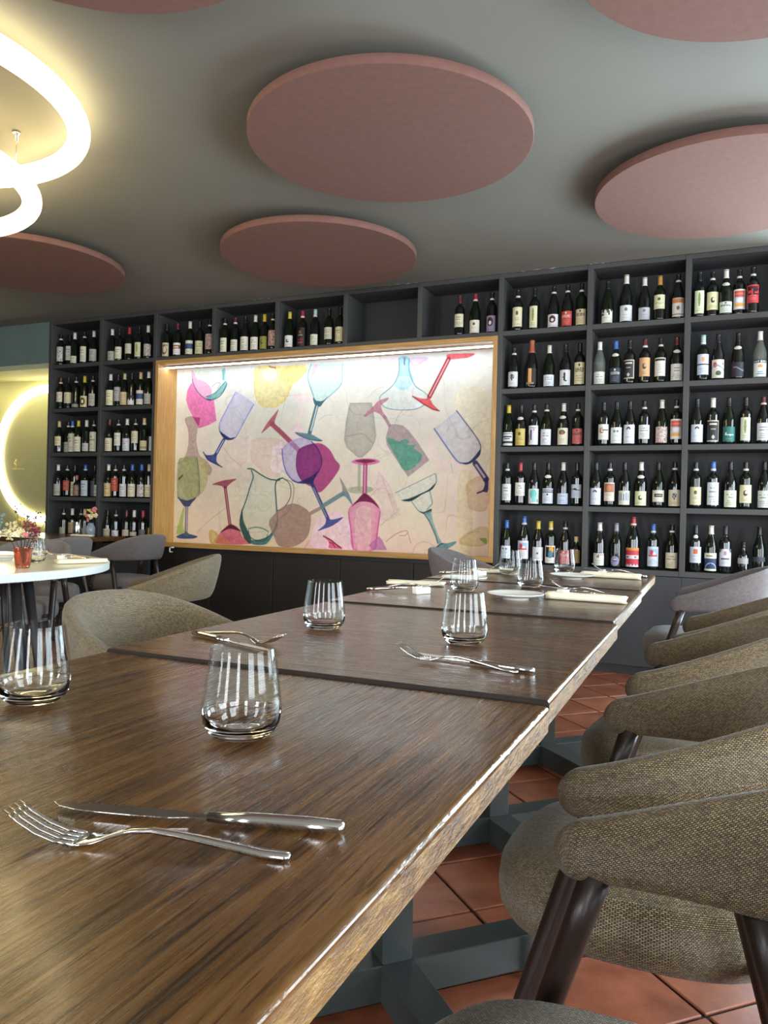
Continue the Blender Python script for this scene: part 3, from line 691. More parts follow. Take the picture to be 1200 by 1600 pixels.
FONT = {'A': '0110100111111001', 'B': '1110111010011110', 'C': '0111100010000111', 'D': '1110100110011110', 'E': '1111111010001111', 'I': '0100010001000100', 'L': '1000100010001111', 'N': '1001110110111001', 'O': '0110100110010110', 'R': '1110100111101001', 'S': '0111110000111110', 'T': '1110010001000100', 'G': '0111100010110111', '2': '1110001001001110', '1': '0100110001000100', 'K': '1001101011001011', 'V': '1001100101100110', 'P': '1110100111101000', 'U': '1001100110010110', 'M': '1001111110011001'}
def label_img(w_, h, base, deco, seed):
    rs = np.random.RandomState(seed); I = np.ones((h, w_, 3))*np.array([int(base[i:i+2], 16) for i in (0, 2, 4)], float)
    dk = np.array([60, 60, 62.]); lum = I.mean()
    if lum < 110: dk = np.array([205, 200, 190.])
    Y, X = np.mgrid[0:h, 0:w_]; u = X/(w_-1); v = 1-Y/(h-1)           # v = 1 is the top of the label
    v = Y/(h-1)
    def rect(a, b, c, d, col): I[(u >= a) & (u <= b) & (v >= c) & (v <= d)] = col
    def disc(cx, cy, r, col, sy=1): I[((u-cx)**2+((v-cy)*sy)**2) < r*r] = col
    def text(t, cx, cy, ch, col):
        px = max(1, int(round(ch))); W = len(t)*5*px-px; x0 = int(cx*(w_-1)-W/2); y0 = int(cy*(h-1)+2*px)
        for k, c in enumerate(t):
            if c not in FONT: continue
            for q, b in enumerate(FONT[c]):
                if b == '1':
                    yy = y0-(q//4)*px; xx = x0+(k*5+q % 4)*px
                    I[max(0, yy-px+1):max(0, yy+1), max(0, xx):max(0, xx+px)] = col
    def fakelines(lo, hi, n, a=.45, wmin=.35, wmax=.75):
        for k in range(n):
            yy = lo+(hi-lo)*(k+.5)/n; ww = rs.uniform(wmin, wmax)/2; j = int(yy*(h-1))
            s = (np.abs(u[j]-.5) < ww) & (rs.rand(w_) < .8); I[j, s] = I[j, s]*(1-a)+dk*a
    if deco == 'lines': fakelines(.55, .85, 2, .55); fakelines(.12, .45, 3, .3)
    elif deco == 'words': rect(.1, .9, .55, .75, dk*.8+I[0, 0]*.2); I[(rs.rand(h, w_) < .35) & (v > .5) & (v < .8)] = I[0, 0]; fakelines(.1, .45, 3, .5); disc(.5, .88, .07, dk)
    elif deco == 'emblem': disc(.5, .7, .13, [90, 85, 60], 1.2); fakelines(.3, .5, 2, .6); fakelines(.08, .2, 1, .4)
    elif deco == 'leaf': disc(.5, .62, .13, [130, 150, 95], .42); fakelines(.1, .25, 2, .4)
    elif deco == 'portrait': disc(.5, .62, .27, [70, 25, 35], .9); disc(.5, .55, .13, [225, 215, 210], 1); fakelines(.05, .2, 1, .5)
    elif deco == 'pattern': I[rs.rand(h, w_) < .28] *= .6
    elif deco == 'ring': disc(.5, .5, .42, [215, 190, 60], .9); disc(.5, .5, .3, [45, 45, 45], .9); disc(.5, .5, .16, [225, 220, 205], .9)
    elif deco == 'mountains': I[(v > .75-.3*np.abs(np.sin(u*9)))] = [30, 30, 34]
    elif deco == 'bluetop': rect(0, 1, .4, .78, [50, 78, 118]); fakelines(.1, .3, 1)
    elif deco == 'band2': rect(0, 1, .15, .42, [150, 140, 125]); fakelines(.55, .85, 2)
    elif deco == 'swirl': disc(.5, .45, .33, [90, 80, 70]); disc(.55, .5, .22, I[0, 0].copy()); rect(.1, .9, .8, .88, [120, 100, 80])
    elif deco == 'brownbar': rect(0, 1, .5, .82, [140, 96, 66]); rect(.2, .8, .6, .7, [230, 220, 205]); fakelines(.1, .4, 2)
    elif deco == 'logo': disc(.5, .55, .16, dk, 1); disc(.55, .58, .09, I[0, 0].copy()); fakelines(.12, .3, 2, .4)
    elif deco == 'redlines': rect(.2, .8, .12, .22, [170, 50, 50]); rect(.2, .8, .55, .62, [150, 140, 120]); rect(.35, .65, .68, .85, [120, 90, 40]); rect(.1, .9, .3, .38, [120, 40, 40])
    elif deco == 'tree': disc(.5, .66, .2, [60, 62, 66], 1.1); rect(.47, .53, .4, .66, [60, 62, 66]); fakelines(.1, .3, 2, .35); I[(rs.rand(h, w_) < .3) & (v > .5)] = np.array([200, 200, 198])
    elif deco == 'foil': I[:] = [18, 18, 20]; rect(.36, .62, .1, 1, [222, 160, 90]); rect(.2, .8, 0, .1, [150, 130, 90])
    elif deco == 'figure': disc(.5, .75, .09, [30, 30, 34]); rect(.42, .58, .3, .7, [35, 35, 40]); rect(.3, .45, .5, .56, [35, 35, 40]); rect(.5, .7, .25, .32, [35, 35, 40])
    elif deco == 'terras': rect(0, 1, .15, .33, [40, 40, 44]); rect(.1, .9, .62, .72, [50, 50, 54]); rect(.25, .75, .48, .55, [60, 60, 64]); rect(0, 1, .88, .93, [90, 90, 95])
    elif deco == 'figures': disc(.35, .72, .08, [60, 70, 110]); rect(.28, .42, .25, .66, [50, 64, 120]); rect(.05, .18, .1, .55, [60, 60, 70]); disc(.6, .78, .07, [200, 150, 140]); rect(.2, .8, .86, .9, [80, 80, 90])
    elif deco == 'palm': disc(.5, .75, .28, [50, 104, 56], 1.9); disc(.5, .72, .1, [190, 90, 60]); fakelines(.1, .42, 3, .5)
    elif deco == 'teal': disc(.5, .65, .3, [110, 196, 190], .9); rect(.38, .75, .1, .5, [130, 205, 198]); rect(.8, .88, .1, .3, [90, 90, 90])
    elif deco == 'bars': rect(0, 1, .88, .94, [50, 55, 70]); rect(0, 1, .74, .8, [70, 76, 92]); disc(.5, .6, .07, dk); fakelines(.15, .45, 3, .4)
    elif deco == 'bird': rect(.1, .6, .62, .68, [30, 34, 44]); disc(.45, .66, .13, [30, 34, 44], 1.6); rect(.5, .95, .55, .6, [60, 66, 80]); fakelines(.1, .4, 2, .35)
    elif deco == 'butterfly': disc(.38, .76, .1, [110, 120, 130], 1.3); disc(.62, .76, .1, [110, 120, 130], 1.3); fakelines(.4, .55, 1, .5); fakelines(.1, .25, 1, .3)
    elif deco == 'collage': rect(.12, .88, .55, .9, [150, 186, 214]); disc(.4, .72, .13, [200, 60, 70]); disc(.62, .62, .12, [226, 226, 222]); rect(.12, .88, .5, .58, [206, 70, 74]); fakelines(.12, .38, 3, .35)
    elif deco == 'dot': disc(.5, .55, .07, [30, 30, 34]); fakelines(.1, .2, 1, .25)
    elif deco == 'planet': rect(.08, .92, .32, .94, [26, 30, 42]); disc(.62, .76, .2, [222, 160, 50], .9); disc(.55, .5, .2, [70, 130, 150], .9); fakelines(.1, .22, 1, .3)
    elif deco == 'n21': text('21', .5, .72, 3, [40, 40, 40]); fakelines(.25, .5, 1, .5); I[(v > .9+.08*np.sin(u*19))] = [40, 44, 30]
    elif deco in ('crest', 'crestline'):
        disc(.5, .75, .12, [110, 120, 128], 1.1); fakelines(.35, .5, 1, .6); fakelines(.15, .3, 1, .3)
        if deco == 'crestline': rect(0, 1, .84, 1, [226, 226, 222]); text('CONTERNO', .5, .9, 1, [130, 30, 34])
    elif deco == 'orangetop': rect(0, 1, .72, .98, [200, 134, 84]); disc(.5, .45, .12, [110, 80, 60]); rect(0, 1, .06, .13, [140, 110, 80]); fakelines(.78, .92, 1, .6)
    elif deco == 'frame': rect(0, 1, 0, .05, [190, 186, 165]); rect(0, 1, .95, 1, [190, 186, 165]); rect(.92, 1, 0, 1, [190, 186, 165]); rect(.2, .8, .8, .88, [200, 196, 180]); disc(.5, .2, .1, [190, 186, 165]); rect(.3, .7, .55, .6, [150, 148, 136])
    elif deco == 'headline': rect(.05, .95, .83, .97, [28, 30, 28]); fakelines(.15, .7, 5, .3, .2, .4)
    elif deco == 'script': disc(.35, .6, .2, [176, 120, 90]); disc(.42, .62, .12, I[0, 0].copy()); rect(.4, .9, .6, .66, [120, 90, 80]); fakelines(.1, .3, 2, .3)
    elif deco == 'script2': rect(.15, .85, .42, .47, [210, 226, 220]); rect(.2, .3, .42, .6, [210, 226, 220]); rect(.55, .6, .36, .5, [210, 226, 220]); fakelines(.1, .25, 1, .5)
    elif deco == 'mark': I[(v > .76) & (v < .9) & (np.abs(np.abs(u-.5)-(.9-v)*.9) < .07)] = [50, 52, 58]; fakelines(.32, .42, 1, .35); fakelines(.06, .16, 1, .3)
    elif deco == 'dots': q = rs.rand(h, w_); I[q < .22] = [176, 96, 84]; I[q > .85] = [120, 130, 120]
    elif deco == 'sunset': rect(.1, .9, .62, .93, [206, 88, 72]); rect(.1, .9, .32, .6, [186, 200, 214]); rect(.25, .75, .35, .55, [230, 232, 236]); rect(.1, .9, .12, .3, [226, 172, 84]); rect(.1, .9, .74, .8, [226, 130, 110])
    elif deco == 'brownpic': rect(.06, .94, .48, .95, [168, 106, 76]); disc(.5, .7, .18, [196, 130, 96]); fakelines(.25, .42, 2, .45); fakelines(.05, .15, 1, .3)
    elif deco == 'bluebars':
        for k in range(5): rect(.12+.17*k, .2+.17*k, .3, .88-.05*(k % 3), [86, 116, 166])
    elif deco == 'blackbar': rect(.2, .85, .42, .7, [24, 24, 26]); rect(.3, .75, .53, .58, [200, 200, 196])
    elif deco == 'oval': a = ((u-.5)/.5)**2+((v-.5)/.5)**2; I[a > 1] = [16, 16, 20]; rect(.25, .75, .46, .56, [60, 56, 80]); rect(.3, .7, .62, .68, [220, 218, 226])
    elif deco == 'stripes': rect(0, 1, .86, 1, [222, 142, 66]); rect(0, 1, .42, .6, [226, 216, 214]); rect(.1, .3, .46, .56, [90, 100, 90]); rect(.7, .85, .46, .56, [90, 110, 100]); I[(v < .08+.05*np.sin(u*30))] = [226, 216, 220]
    elif deco == 'ce': rect(.08, .92, .8, .93, [70, 20, 24]); text('CE', .5, .62, 3, [40, 12, 16]); fakelines(.15, .45, 3, .5)
    elif deco == 'twobox': rect(0, 1, .46, .52, [14, 16, 18]); disc(.5, .75, .13, [226, 160, 90]); fakelines(.1, .35, 3, .4)
    elif deco == 'suntree': disc(.28, .72, .15, [206, 72, 62]); disc(.55, .25, .2, [70, 96, 70], 1.5); I[(np.abs(v-.55-.15*np.sin(u*4)) < .04)] = [120, 150, 190]; rect(.85, .92, .7, .85, [60, 60, 60])
    elif deco == 'wave': I[(np.abs(v-.55-.12*np.sin(u*5)) < .045)] = [120, 120, 134]; rect(0, .2, 0, 1, [70, 26, 40])
    elif deco == 'conterno': rect(0, 1, .82, 1, [34, 34, 36]); text('CONTERNO', .5, .9, 1, [226, 226, 220]); disc(.5, .62, .17, [216, 150, 84], 1.6); rect(.3, .7, .25, .31, [110, 130, 150]); rect(.25, .75, .12, .18, [110, 130, 150])
    elif deco == 'orangebox': rect(.35, .68, .55, .88, [196, 104, 56]); fakelines(.4, .48, 1, .5); fakelines(.1, .3, 2, .3)
    elif deco == 'navy': rect(0, 1, 0, .7, [38, 58, 100]); I[(np.abs(np.hypot(u-.55, (v-.05)*1.1)-.42) < .025) & (v < .7)] = [190, 200, 220]; rect(0, 1, 0, .1, [220, 220, 200]); rect(.2, .7, .82, .88, [60, 90, 50])
    elif deco == 'arch': rect(0, 1, .82, 1, [90, 100, 120]); disc(.5, .72, .36, [216, 222, 230], 1); disc(.5, .76, .13, [170, 140, 160]); rect(.15, .85, .4, .46, [60, 66, 80]); fakelines(.1, .3, 2, .35)
    return I
def label_obj(ty, zb, zt, base, deco, seed, parent):
    prof, _ = body_profile(ty); small = deco in ('lines', 'plain', 'pattern')
    nx, ny = (14, 18) if small else (28, 36)
    I = label_img(nx, ny, base, deco, seed)
    half = {'leaf': .82, 'oval': .75}.get(deco, 1.12); R = prof[2][0]+.0007
    vs = []; cols = np.clip(I, 0, 255)/255; cols = np.where(cols <= .04045, cols/12.92, ((cols+.055)/1.055)**2.4)
    for j in range(ny+1):
        z = zb+(zt-zb)*j/ny
        for i in range(nx+1):
            a = -PI/2+(i/nx-.5)*2*half; r = R
            if zt > z >= prof[3][1]-.001: r = rad_at(prof, z)+.0008
            vs.append((r*math.cos(a), r*math.sin(a), z))
    fs = [(j*(nx+1)+i, j*(nx+1)+i+1, (j+1)*(nx+1)+i+1, (j+1)*(nx+1)+i) for j in range(ny) for i in range(nx)]
    me = MB().add(vs, fs, True).mesh('paper_label', M_label)
    ca_ = me.color_attributes.new('Col', 'FLOAT_COLOR', 'CORNER')
    c4 = np.ones((ny*nx, 4, 4)); c4[:, :, :3] = cols.reshape(-1, 1, 3); ca_.data.foreach_set('color', c4.ravel())
    return child('paper_label', me, parent)
BOTTLES=[
(0,0,-5.742,"B","k","w",0.04,0.176,"C9C6BE","pattern"),
(0,0,-5.683,"B","k","-",0.057,0.19,"D8D6CC","lines"),
(0,0,-5.568,"B","w","-",0.016,0.08,"CFCBBC","lines"),
(0,0,-5.449,"B","k","w",0.021,0.161,"DCD8C0","lines"),
(0,0,-5.336,"G","w","-",0.022,0.129,"B9B5AE","lines"),
(1,0,-5.116,"G","w","-",0.012,0.096,"A9A798","lines"),
(1,0,-5.031,"B","k","-",0.023,0.13,"DDD8BC","lines"),
(1,0,-4.915,"B","r","-",0.062,0.151,"CFC8B0","lines"),
(1,0,-4.804,"G","k","-",0.027,0.155,"D3CFA6","leaf"),
(1,0,-4.701,"B","w","-",0.028,0.134,"C3BEB4","pattern"),
(0,1,-5.732,"B","d","w",0.069,0.162,"D9CFB8","lines"),
(0,1,-5.636,"G","k","-",0.054,0.155,"D2CCA8","lines"),
(0,1,-5.539,"B","k","w",0.013,0.043,"8F8C85","plain"),
(0,1,-5.434,"B","y","-",0.012,0.113,"E2E0D0","ring"),
(0,1,-5.334,"B","k","w",0.021,0.131,"BDB7AC","lines"),
(1,1,-5.124,"G","w","-",0.018,0.155,"E0D9B0","lines"),
(1,1,-5.045,"B","k","-",0.054,0.18,"B3AFB4","lines"),
(1,1,-4.959,"G","t","-",0.015,0.13,"CDB88A","lines"),
(1,1,-4.874,"B","k","-",0.012,0.098,"D9D8D6","mountains"),
(1,1,-4.774,"B","t","-",0.012,0.137,"D8D5C4","bluetop"),
(1,1,-4.685,"G","w","-",0.013,0.105,"B8B1A6","lines"),
(0,2,-5.742,"G","t","-",0.07,0.155,"D8CBA0","lines"),
(0,2,-5.677,"G","k","w",0.012,0.106,"A9A59A","lines"),
(0,2,-5.601,"B","b","w",0.012,0.183,"C9C5AD","lines"),
(0,2,-5.501,"G","y","-",0.012,0.148,"D8D2B4","lines"),
(0,2,-5.399,"B","w","-",0.014,0.087,"C2BEBE","lines"),
(0,2,-5.311,"B","k","w",0.012,0.189,"CBCBAE","lines"),
(1,2,-5.124,"G","d","-",0.012,0.13,"D8CBAA","lines"),
(1,2,-5.018,"B","k","w",0.06,0.175,"D9D3C2","lines"),
(1,2,-4.919,"G","w","-",0.012,0.123,"C9CCD2","lines"),
(1,2,-4.82,"B","k","w",0.079,0.186,"CFC9A8","lines"),
(1,2,-4.722,"B","t","w",0.014,0.099,"CBBF94","band2"),
(1,2,-4.659,"B","w","-",0.013,0.14,"BFC6CC","plain"),
(0,3,-5.742,"G","w","-",0.012,0.119,"A7A49E","band2"),
(0,3,-5.672,"G","k","w",0.06,0.155,"A8452F","lines"),
(0,3,-5.594,"B","k","-",0.012,0.143,"D6CDB4","lines"),
(0,3,-5.501,"S","o","-",0.012,0.11,"8C6A5A","pattern"),
(0,3,-5.435,"G","b","w",0.012,0.155,"B8C6D2","lines"),
(0,3,-5.377,"G","k","-",0.012,0.155,"4A4A58","plain"),
(0,3,-5.303,"B","b","-",0.012,0.115,"BFC9BC","lines"),
(1,3,-5.124,"G","w","-",0.012,0.131,"CDB27E","lines"),
(1,3,-5.043,"B","k","w",0.059,0.178,"A83E2C","lines"),
(1,3,-4.943,"B","k","w",0.012,0.125,"C9CBC9","lines"),
(1,3,-4.847,"G","b","-",0.012,0.126,"D6D0B6","lines"),
(1,3,-4.741,"G","b","-",0.012,0.119,"CFC8C8","pattern"),
(1,3,-4.656,"B","t","w",0.012,0.12,"D3CBA4","lines"),
(0,4,-5.658,"B","k","w",0.067,0.126,"A9A28C","lines"),
(0,4,-5.59,"B","w","-",0.073,0.173,"B39B78","lines"),
(0,4,-5.524,"B","k","w",0.071,0.126,"A9A28C","plain"),
(0,4,-5.396,"B","t","-",0.068,0.127,"8C8C84","plain"),
(1,4,-5.124,"G","k","-",0.063,0.128,"C9BC9C","lines"),
(1,4,-5.025,"B","k","w",0.052,0.116,"D5D8DC","lines"),
(1,4,-4.901,"B","d","-",0.07,0.125,"C2B69C","lines"),
(1,4,-4.813,"B","w","-",0.073,0.109,"B5AA9A","plain"),
(1,4,-4.713,"B","r","-",0.077,0.133,"60605C","plain"),
(1,4,-4.659,"B","r","-",0.086,0.149,"B8A040","plain"),
(2,0,-4.495,"B","k","-",0.012,0.13,"CFC0A0","swirl"),
(2,0,-4.376,"B","d","-",0.02,0.122,"E6E0DC","brownbar"),
(2,0,-4.244,"B","w","-",0.016,0.133,"D8D4B8","bluetop"),
(2,0,-4.141,"B","k","-",0.012,0.123,"CFCBA0","lines"),
(2,0,-4.037,"B","k","w",0.044,0.174,"B99A90","pattern"),
(3,0,-3.881,"B","k","w",0.012,0.13,"DDD9C0","lines"),
(3,0,-3.776,"B","d","w",0.013,0.108,"D9D5C0","lines"),
(3,0,-3.677,"G","k","-",0.014,0.126,"DAD8C8","lines"),
(3,0,-3.578,"G","w","-",0.012,0.116,"DFDDD0","lines"),
(3,0,-3.489,"B","y","-",0.012,0.115,"8F8C3A","logo"),
(3,0,-3.408,"B","k","w",0.033,0.159,"C09A8C","pattern"),
(4,0,-3.249,"G","y","-",0.012,0.105,"D8D6D2","logo"),
(4,0,-3.129,"B","r","w",0.014,0.16,"1E1A1C","redlines"),
(4,0,-3.013,"B","c","w",0.012,0.098,"D5D8C4","lines"),
(4,0,-2.887,"B","k","-",0.051,0.144,"C8C6AE","lines"),
(4,0,-2.789,"B","k","-",0.026,0.14,"CFC79A","lines"),
(6,0,-1.803,"B","d","-",0.063,0.159,"D3CDAE","lines"),
(6,0,-1.684,"G","r","w",0.012,0.105,"DEDBC8","emblem"),
(6,0,-1.559,"B","k","w",0.013,0.127,"8A7F9A","portrait"),
(7,0,-1.369,"B","k","w",0.033,0.171,"D6D2AC","emblem"),
(7,0,-1.249,"B","k","-",0.018,0.169,"DAD6AE","leaf"),
(7,0,-1.115,"G","k","w",0.012,0.1,"DAD4D6","portrait"),
(7,0,-1.019,"G","k","w",0.014,0.114,"C2453A","words"),
(7,0,-0.924,"B","k","w",0.013,0.12,"CFC19A","words"),
(7,1,-1.388,"G","k","w",0.021,0.125,"D6D8DC","tree"),
(7,1,-1.262,"C","o","-",0.032,0.142,"D9A45E","foil"),
(7,1,-1.137,"G","w","-",0.012,0.091,"D3DAE2","lines"),
(7,1,-1.023,"G","k","-",0.012,0.119,"D8D9DA","figure"),
(7,1,-0.926,"B","k","-",0.017,0.166,"D8CFA4","words"),
(7,2,-1.417,"G","y","-",0.012,0.106,"D5D8D8","terras"),
(7,2,-1.326,"G","k","n",0.012,0.13,"C8B45E","emblem"),
(7,2,-1.233,"B","k","w",0.015,0.15,"DADDE8","figures"),
(7,2,-1.146,"G","k","w",0.012,0.122,"D8DAE0","lines"),
(7,2,-1.028,"G","w","n",0.012,0.128,"DCD6C0","palm"),
(7,2,-0.93,"B","k","w",0.019,0.122,"C4605A","words"),
(7,3,-1.417,"B","k","w",0.033,0.149,"D4D6D2","lines"),
(7,3,-1.322,"B","r","-",0.066,0.159,"DDDDD8","lines"),
(7,3,-1.224,"G","k","-",0.012,0.116,"DDE3DC","teal"),
(7,3,-1.125,"G","k","n",0.015,0.12,"CDD2DE","bars"),
(7,3,-1.021,"G","w","-",0.012,0.087,"BFCEE2","lines"),
(7,3,-0.927,"B","k","-",0.056,0.149,"BAC6D2","bird"),
(7,4,-1.413,"G","b","-",0.031,0.12,"D3D8E0","butterfly"),
(7,4,-1.288,"L","b","w",0.033,0.16,"DEDCE0","collage"),
(7,4,-1.186,"G","y","-",0.025,0.119,"D6D8D8","dot"),
(7,4,-1.098,"B","y","w",0.012,0.133,"E0E0D8","planet"),
(7,4,-0.998,"G","k","w",0.012,0.103,"B8413E","words"),
(7,4,-0.921,"S","t","-",0.02,0.109,"8A7040","plain"),
(8,0,-0.749,"G","k","-",0.012,0.105,"DDDDD0","n21"),
(8,0,-0.629,"L","w","-",0.015,0.12,"D6DADC","crest"),
(8,0,-0.512,"G","w","-",0.015,0.095,"B4B6BA","crest"),
(8,0,-0.415,"B","g","-",0.078,0.171,"D6D8B0","emblem"),
(8,0,-0.301,"G","k","w",0.019,0.14,"D5D5D0","orangetop"),
(8,1,-0.794,"X","w","-",0.012,0.094,"D0D4C8","lines"),
(8,1,-0.688,"G","b","n",0.015,0.114,"2A3042","words"),
(8,1,-0.597,"B","k","-",0.038,0.164,"26282E","frame"),
(8,1,-0.5,"B","d","w",0.048,0.172,"D2A878","logo"),
(8,1,-0.401,"B","k","w",0.045,0.166,"DCDDD2","headline"),
(8,1,-0.302,"G","d","n",0.012,0.12,"CFCFC4","lines"),
(8,2,-0.757,"B","k","-",0.043,0.147,"DCDCD6","script"),
(8,2,-0.672,"G","k","-",0.017,0.124,"DAE0E2","butterfly"),
(8,2,-0.587,"G","k","-",0.015,0.14,"D8DCE6","mark"),
(8,2,-0.495,"B","k","w",0.044,0.137,"D8E0DC","lines"),
(8,2,-0.385,"G","w","-",0.017,0.122,"D9D0C8","dots"),
(8,2,-0.295,"B","k","w",0.04,0.17,"E0DCD4","sunset"),
(8,3,-0.798,"G","k","-",0.012,0.125,"D3DAE6","mark"),
(8,3,-0.708,"B","k","w",0.039,0.163,"DCCFC0","brownpic"),
(8,3,-0.611,"G","k","-",0.015,0.109,"D0D4C0","bluebars"),
(8,3,-0.506,"G","w","n",0.012,0.107,"D8DAB4","logo"),
(8,3,-0.396,"G","k","-",0.038,0.115,"D4D2C0","blackbar"),
(8,3,-0.296,"G","k","w",0.012,0.118,"CFC39E","tree"),
(8,4,-0.766,"G","w","w",0.012,0.094,"D4D6CC","crestline"),
(8,4,-0.657,"G","s","-",0.012,0.082,"8F8AA8","oval"),
(8,4,-0.548,"M","r","w",0.014,0.14,"C43A4C","stripes"),
(8,4,-0.421,"B","b","w",0.023,0.152,"C8D6E6","collage"),
(8,4,-0.305,"G","k","w",0.016,0.118,"CFC9AE","lines"),
(9,0,-0.172,"B","k","-",0.027,0.174,"D8E2BC","leaf"),
(9,0,-0.095,"B","k","w",0.047,0.162,"DEDCAC","logo"),
(9,0,-0.015,"G","w","n",0.019,0.09,"D5E0D0","words"),
(9,0,0.062,"B","k","w",0.04,0.168,"E0DAD6","sunset"),
(9,0,0.141,"B","k","w",0.068,0.182,"C83C44","ce"),
(9,1,-0.142,"B","c","w",0.041,0.173,"CBD6EA","twobox"),
(9,1,-0.052,"G","k","-",0.016,0.133,"DCD6C4","suntree"),
(9,1,0.064,"G","k","n",0.018,0.11,"262630","wave"),
(9,1,0.189,"X","w","-",0.012,0.119,"D6E0DC","conterno"),
(9,2,-0.169,"G","k","-",0.018,0.131,"D0D8E2","mark"),
(9,2,-0.075,"B","w","-",0.02,0.156,"22242A","frame"),
(9,2,0.019,"G","k","-",0.019,0.113,"2A7068","script2"),
(9,2,0.117,"B","k","-",0.024,0.169,"D6DEC0","leaf"),
(9,2,0.217,"G","d","w",0.024,0.132,"D3D8DA","lines"),
(9,3,-0.168,"B","k","w",0.023,0.138,"CFCDA4","emblem"),
(9,3,-0.065,"B","b","w",0.024,0.168,"D3DEE4","lines"),
(9,3,0.037,"G","k","-",0.012,0.118,"D2DEC0","lines"),
(9,3,0.125,"B","k","w",0.04,0.153,"D4D2AA","logo"),
(9,3,0.232,"G","k","-",0.012,0.118,"CBD6CE","lines"),
(9,4,-0.16,"B","k","n",0.059,0.162,"C6D0E2","orangebox"),
(9,4,-0.068,"G","w","-",0.012,0.126,"D8DAC4","navy"),
(9,4,0.016,"B","k","-",0.045,0.155,"C9D0DE","arch"),
(9,4,0.121,"S","k","-",0.066,0.102,"A0A0A0","plain"),
(9,4,0.212,"G","k","-",0.083,0.113,"3C4048","plain"),
]
CNAME = {'k': 'black', 'w': 'white', 'r': 'red', 'y': 'yellow', 'b': 'blue', 'g': 'gold', 't': 'tan', 'd': 'dark red', 'c': 'pale green', 'o': 'copper', 's': 'silver'}
def colword(h):
    r, g_, b = (int(h[i:i+2], 16) for i in (0, 2, 4)); mx, mn = max(r, g_, b), min(r, g_, b)
    if mx < 100: return 'dark'
    if mx-mn > 70: return 'red' if (r > g_*1.5) else ('ochre' if b < 120 else 'orange')
    if mn > 195: return 'white'
    if b > r+6: return 'bluish'
    if r > b+22: return 'cream'
    return 'grey'
DW = {'leaf': 'leaf-printed', 'portrait': 'portrait', 'tree': 'tree-printed', 'palm': 'palm-printed', 'sunset': 'picture', 'collage': 'picture', 'stripes': 'striped', 'n21': 'numbered', 'navy': 'navy and white', 'dots': 'red-dotted', 'bluebars': 'blue-barred', 'brownpic': 'brown-pictured', 'planet': 'planet-printed', 'teal': 'teal-printed', 'blackbar': 'black-barred', 'twobox': 'two-part', 'suntree': 'red-sun', 'conterno': 'black-headed', 'frame': 'framed', 'oval': 'oval', 'ring': 'yellow-ringed', 'mountains': 'jagged', 'bluetop': 'blue-banded', 'butterfly': 'butterfly', 'figure': 'black-figure'}
ORD = ['leftmost', 'second', 'third', 'fourth', 'fifth', 'sixth', 'seventh']
COLN = ['far left column', 'column beside the oak frame', 'first compartment above the mural', 'second compartment above the mural', 'third compartment above the mural', '', 'last compartment above the mural', 'column right of the mural', 'second column right of mural', 'rightmost column']
ROWN = ['top row', 'second row', 'middle row', 'fourth row', 'bottom row']
cells = {}
for b in BOTTLES: cells.setdefault((b[0], b[1]), []).append(b)
seed = 10
for (c, r), lst in cells.items():
    lst.sort(key=lambda b: b[2]); zs = TOP-ROW*(r+1)+T/2+.0005; prev = None
    for k, (_, _, x, ty, cap, band, zb, zt, colr, deco) in enumerate(lst):
        seed += 1; random.seed(seed)
        R = body_profile(ty)[0][2][0]; y = SY+.012+R+.022
        if prev and x-prev[0] < R+prev[2]+.004:
            need = R+prev[2]+.004; dy = math.sqrt(max(0, need*need-(x-prev[0])**2))
            y = prev[1]+dy if prev[1] < SY+.09 else prev[1]-dy
            y = max(y, SY+R+.006)
            if (x-prev[0])**2+(y-prev[1])**2 < need*need: y = prev[1]+dy
        kind = {'B': 'straight-shouldered', 'G': 'slope-shouldered', 'C': 'sparkling', 'M': 'large', 'L': 'tall', 'S': 'short', 'X': 'clear'}[ty]
        pos = ORD[k]+('' if k == 0 else ' from left')
        if k == len(lst)-1: pos = 'rightmost'
        where = COLN[c] if 2 <= c <= 6 else ROWN[r]+' of '+COLN[c]
        lab = '%s bottle, %s %s label, %s, %s' % (kind, DW.get(deco, ''), colword(colr), pos, where)
        lab = lab.replace('  ', ' ').replace(' ,', ','); lab = ' '.join(lab.split()[:16])
        t = thing('wine_bottle', lab, 'bottle', (x, y, zs), random.uniform(-.12, .12)+math.atan2(-x, y)*-.0+.15*(c < 3), 'wine bottles in the '+(ROWN[r]+' of the ' if not 2 <= c <= 6 else '')+COLN[c].replace('first compartment', 'compartments').replace('second compartment', 'compartments').replace('third compartment', 'compartments').replace('last compartment', 'compartments'))
        bm_ = {'X': M_bottlec}.get(ty, M_bottleg if seed % 3 == 0 else M_bottle)
        child('glass_body', body_mesh('G' if ty == 'X' else ty, bm_), t)
        child('capsule', cap_mesh(ty, cap), t)
        if band == 'w': child('neck_band', band_mesh(ty), t)
        if band == 'n': child('neck_label', neck_mesh(ty), t)
        label_obj(ty, zb, zt, colr, deco, seed, t)
        prev = (x, y, R)

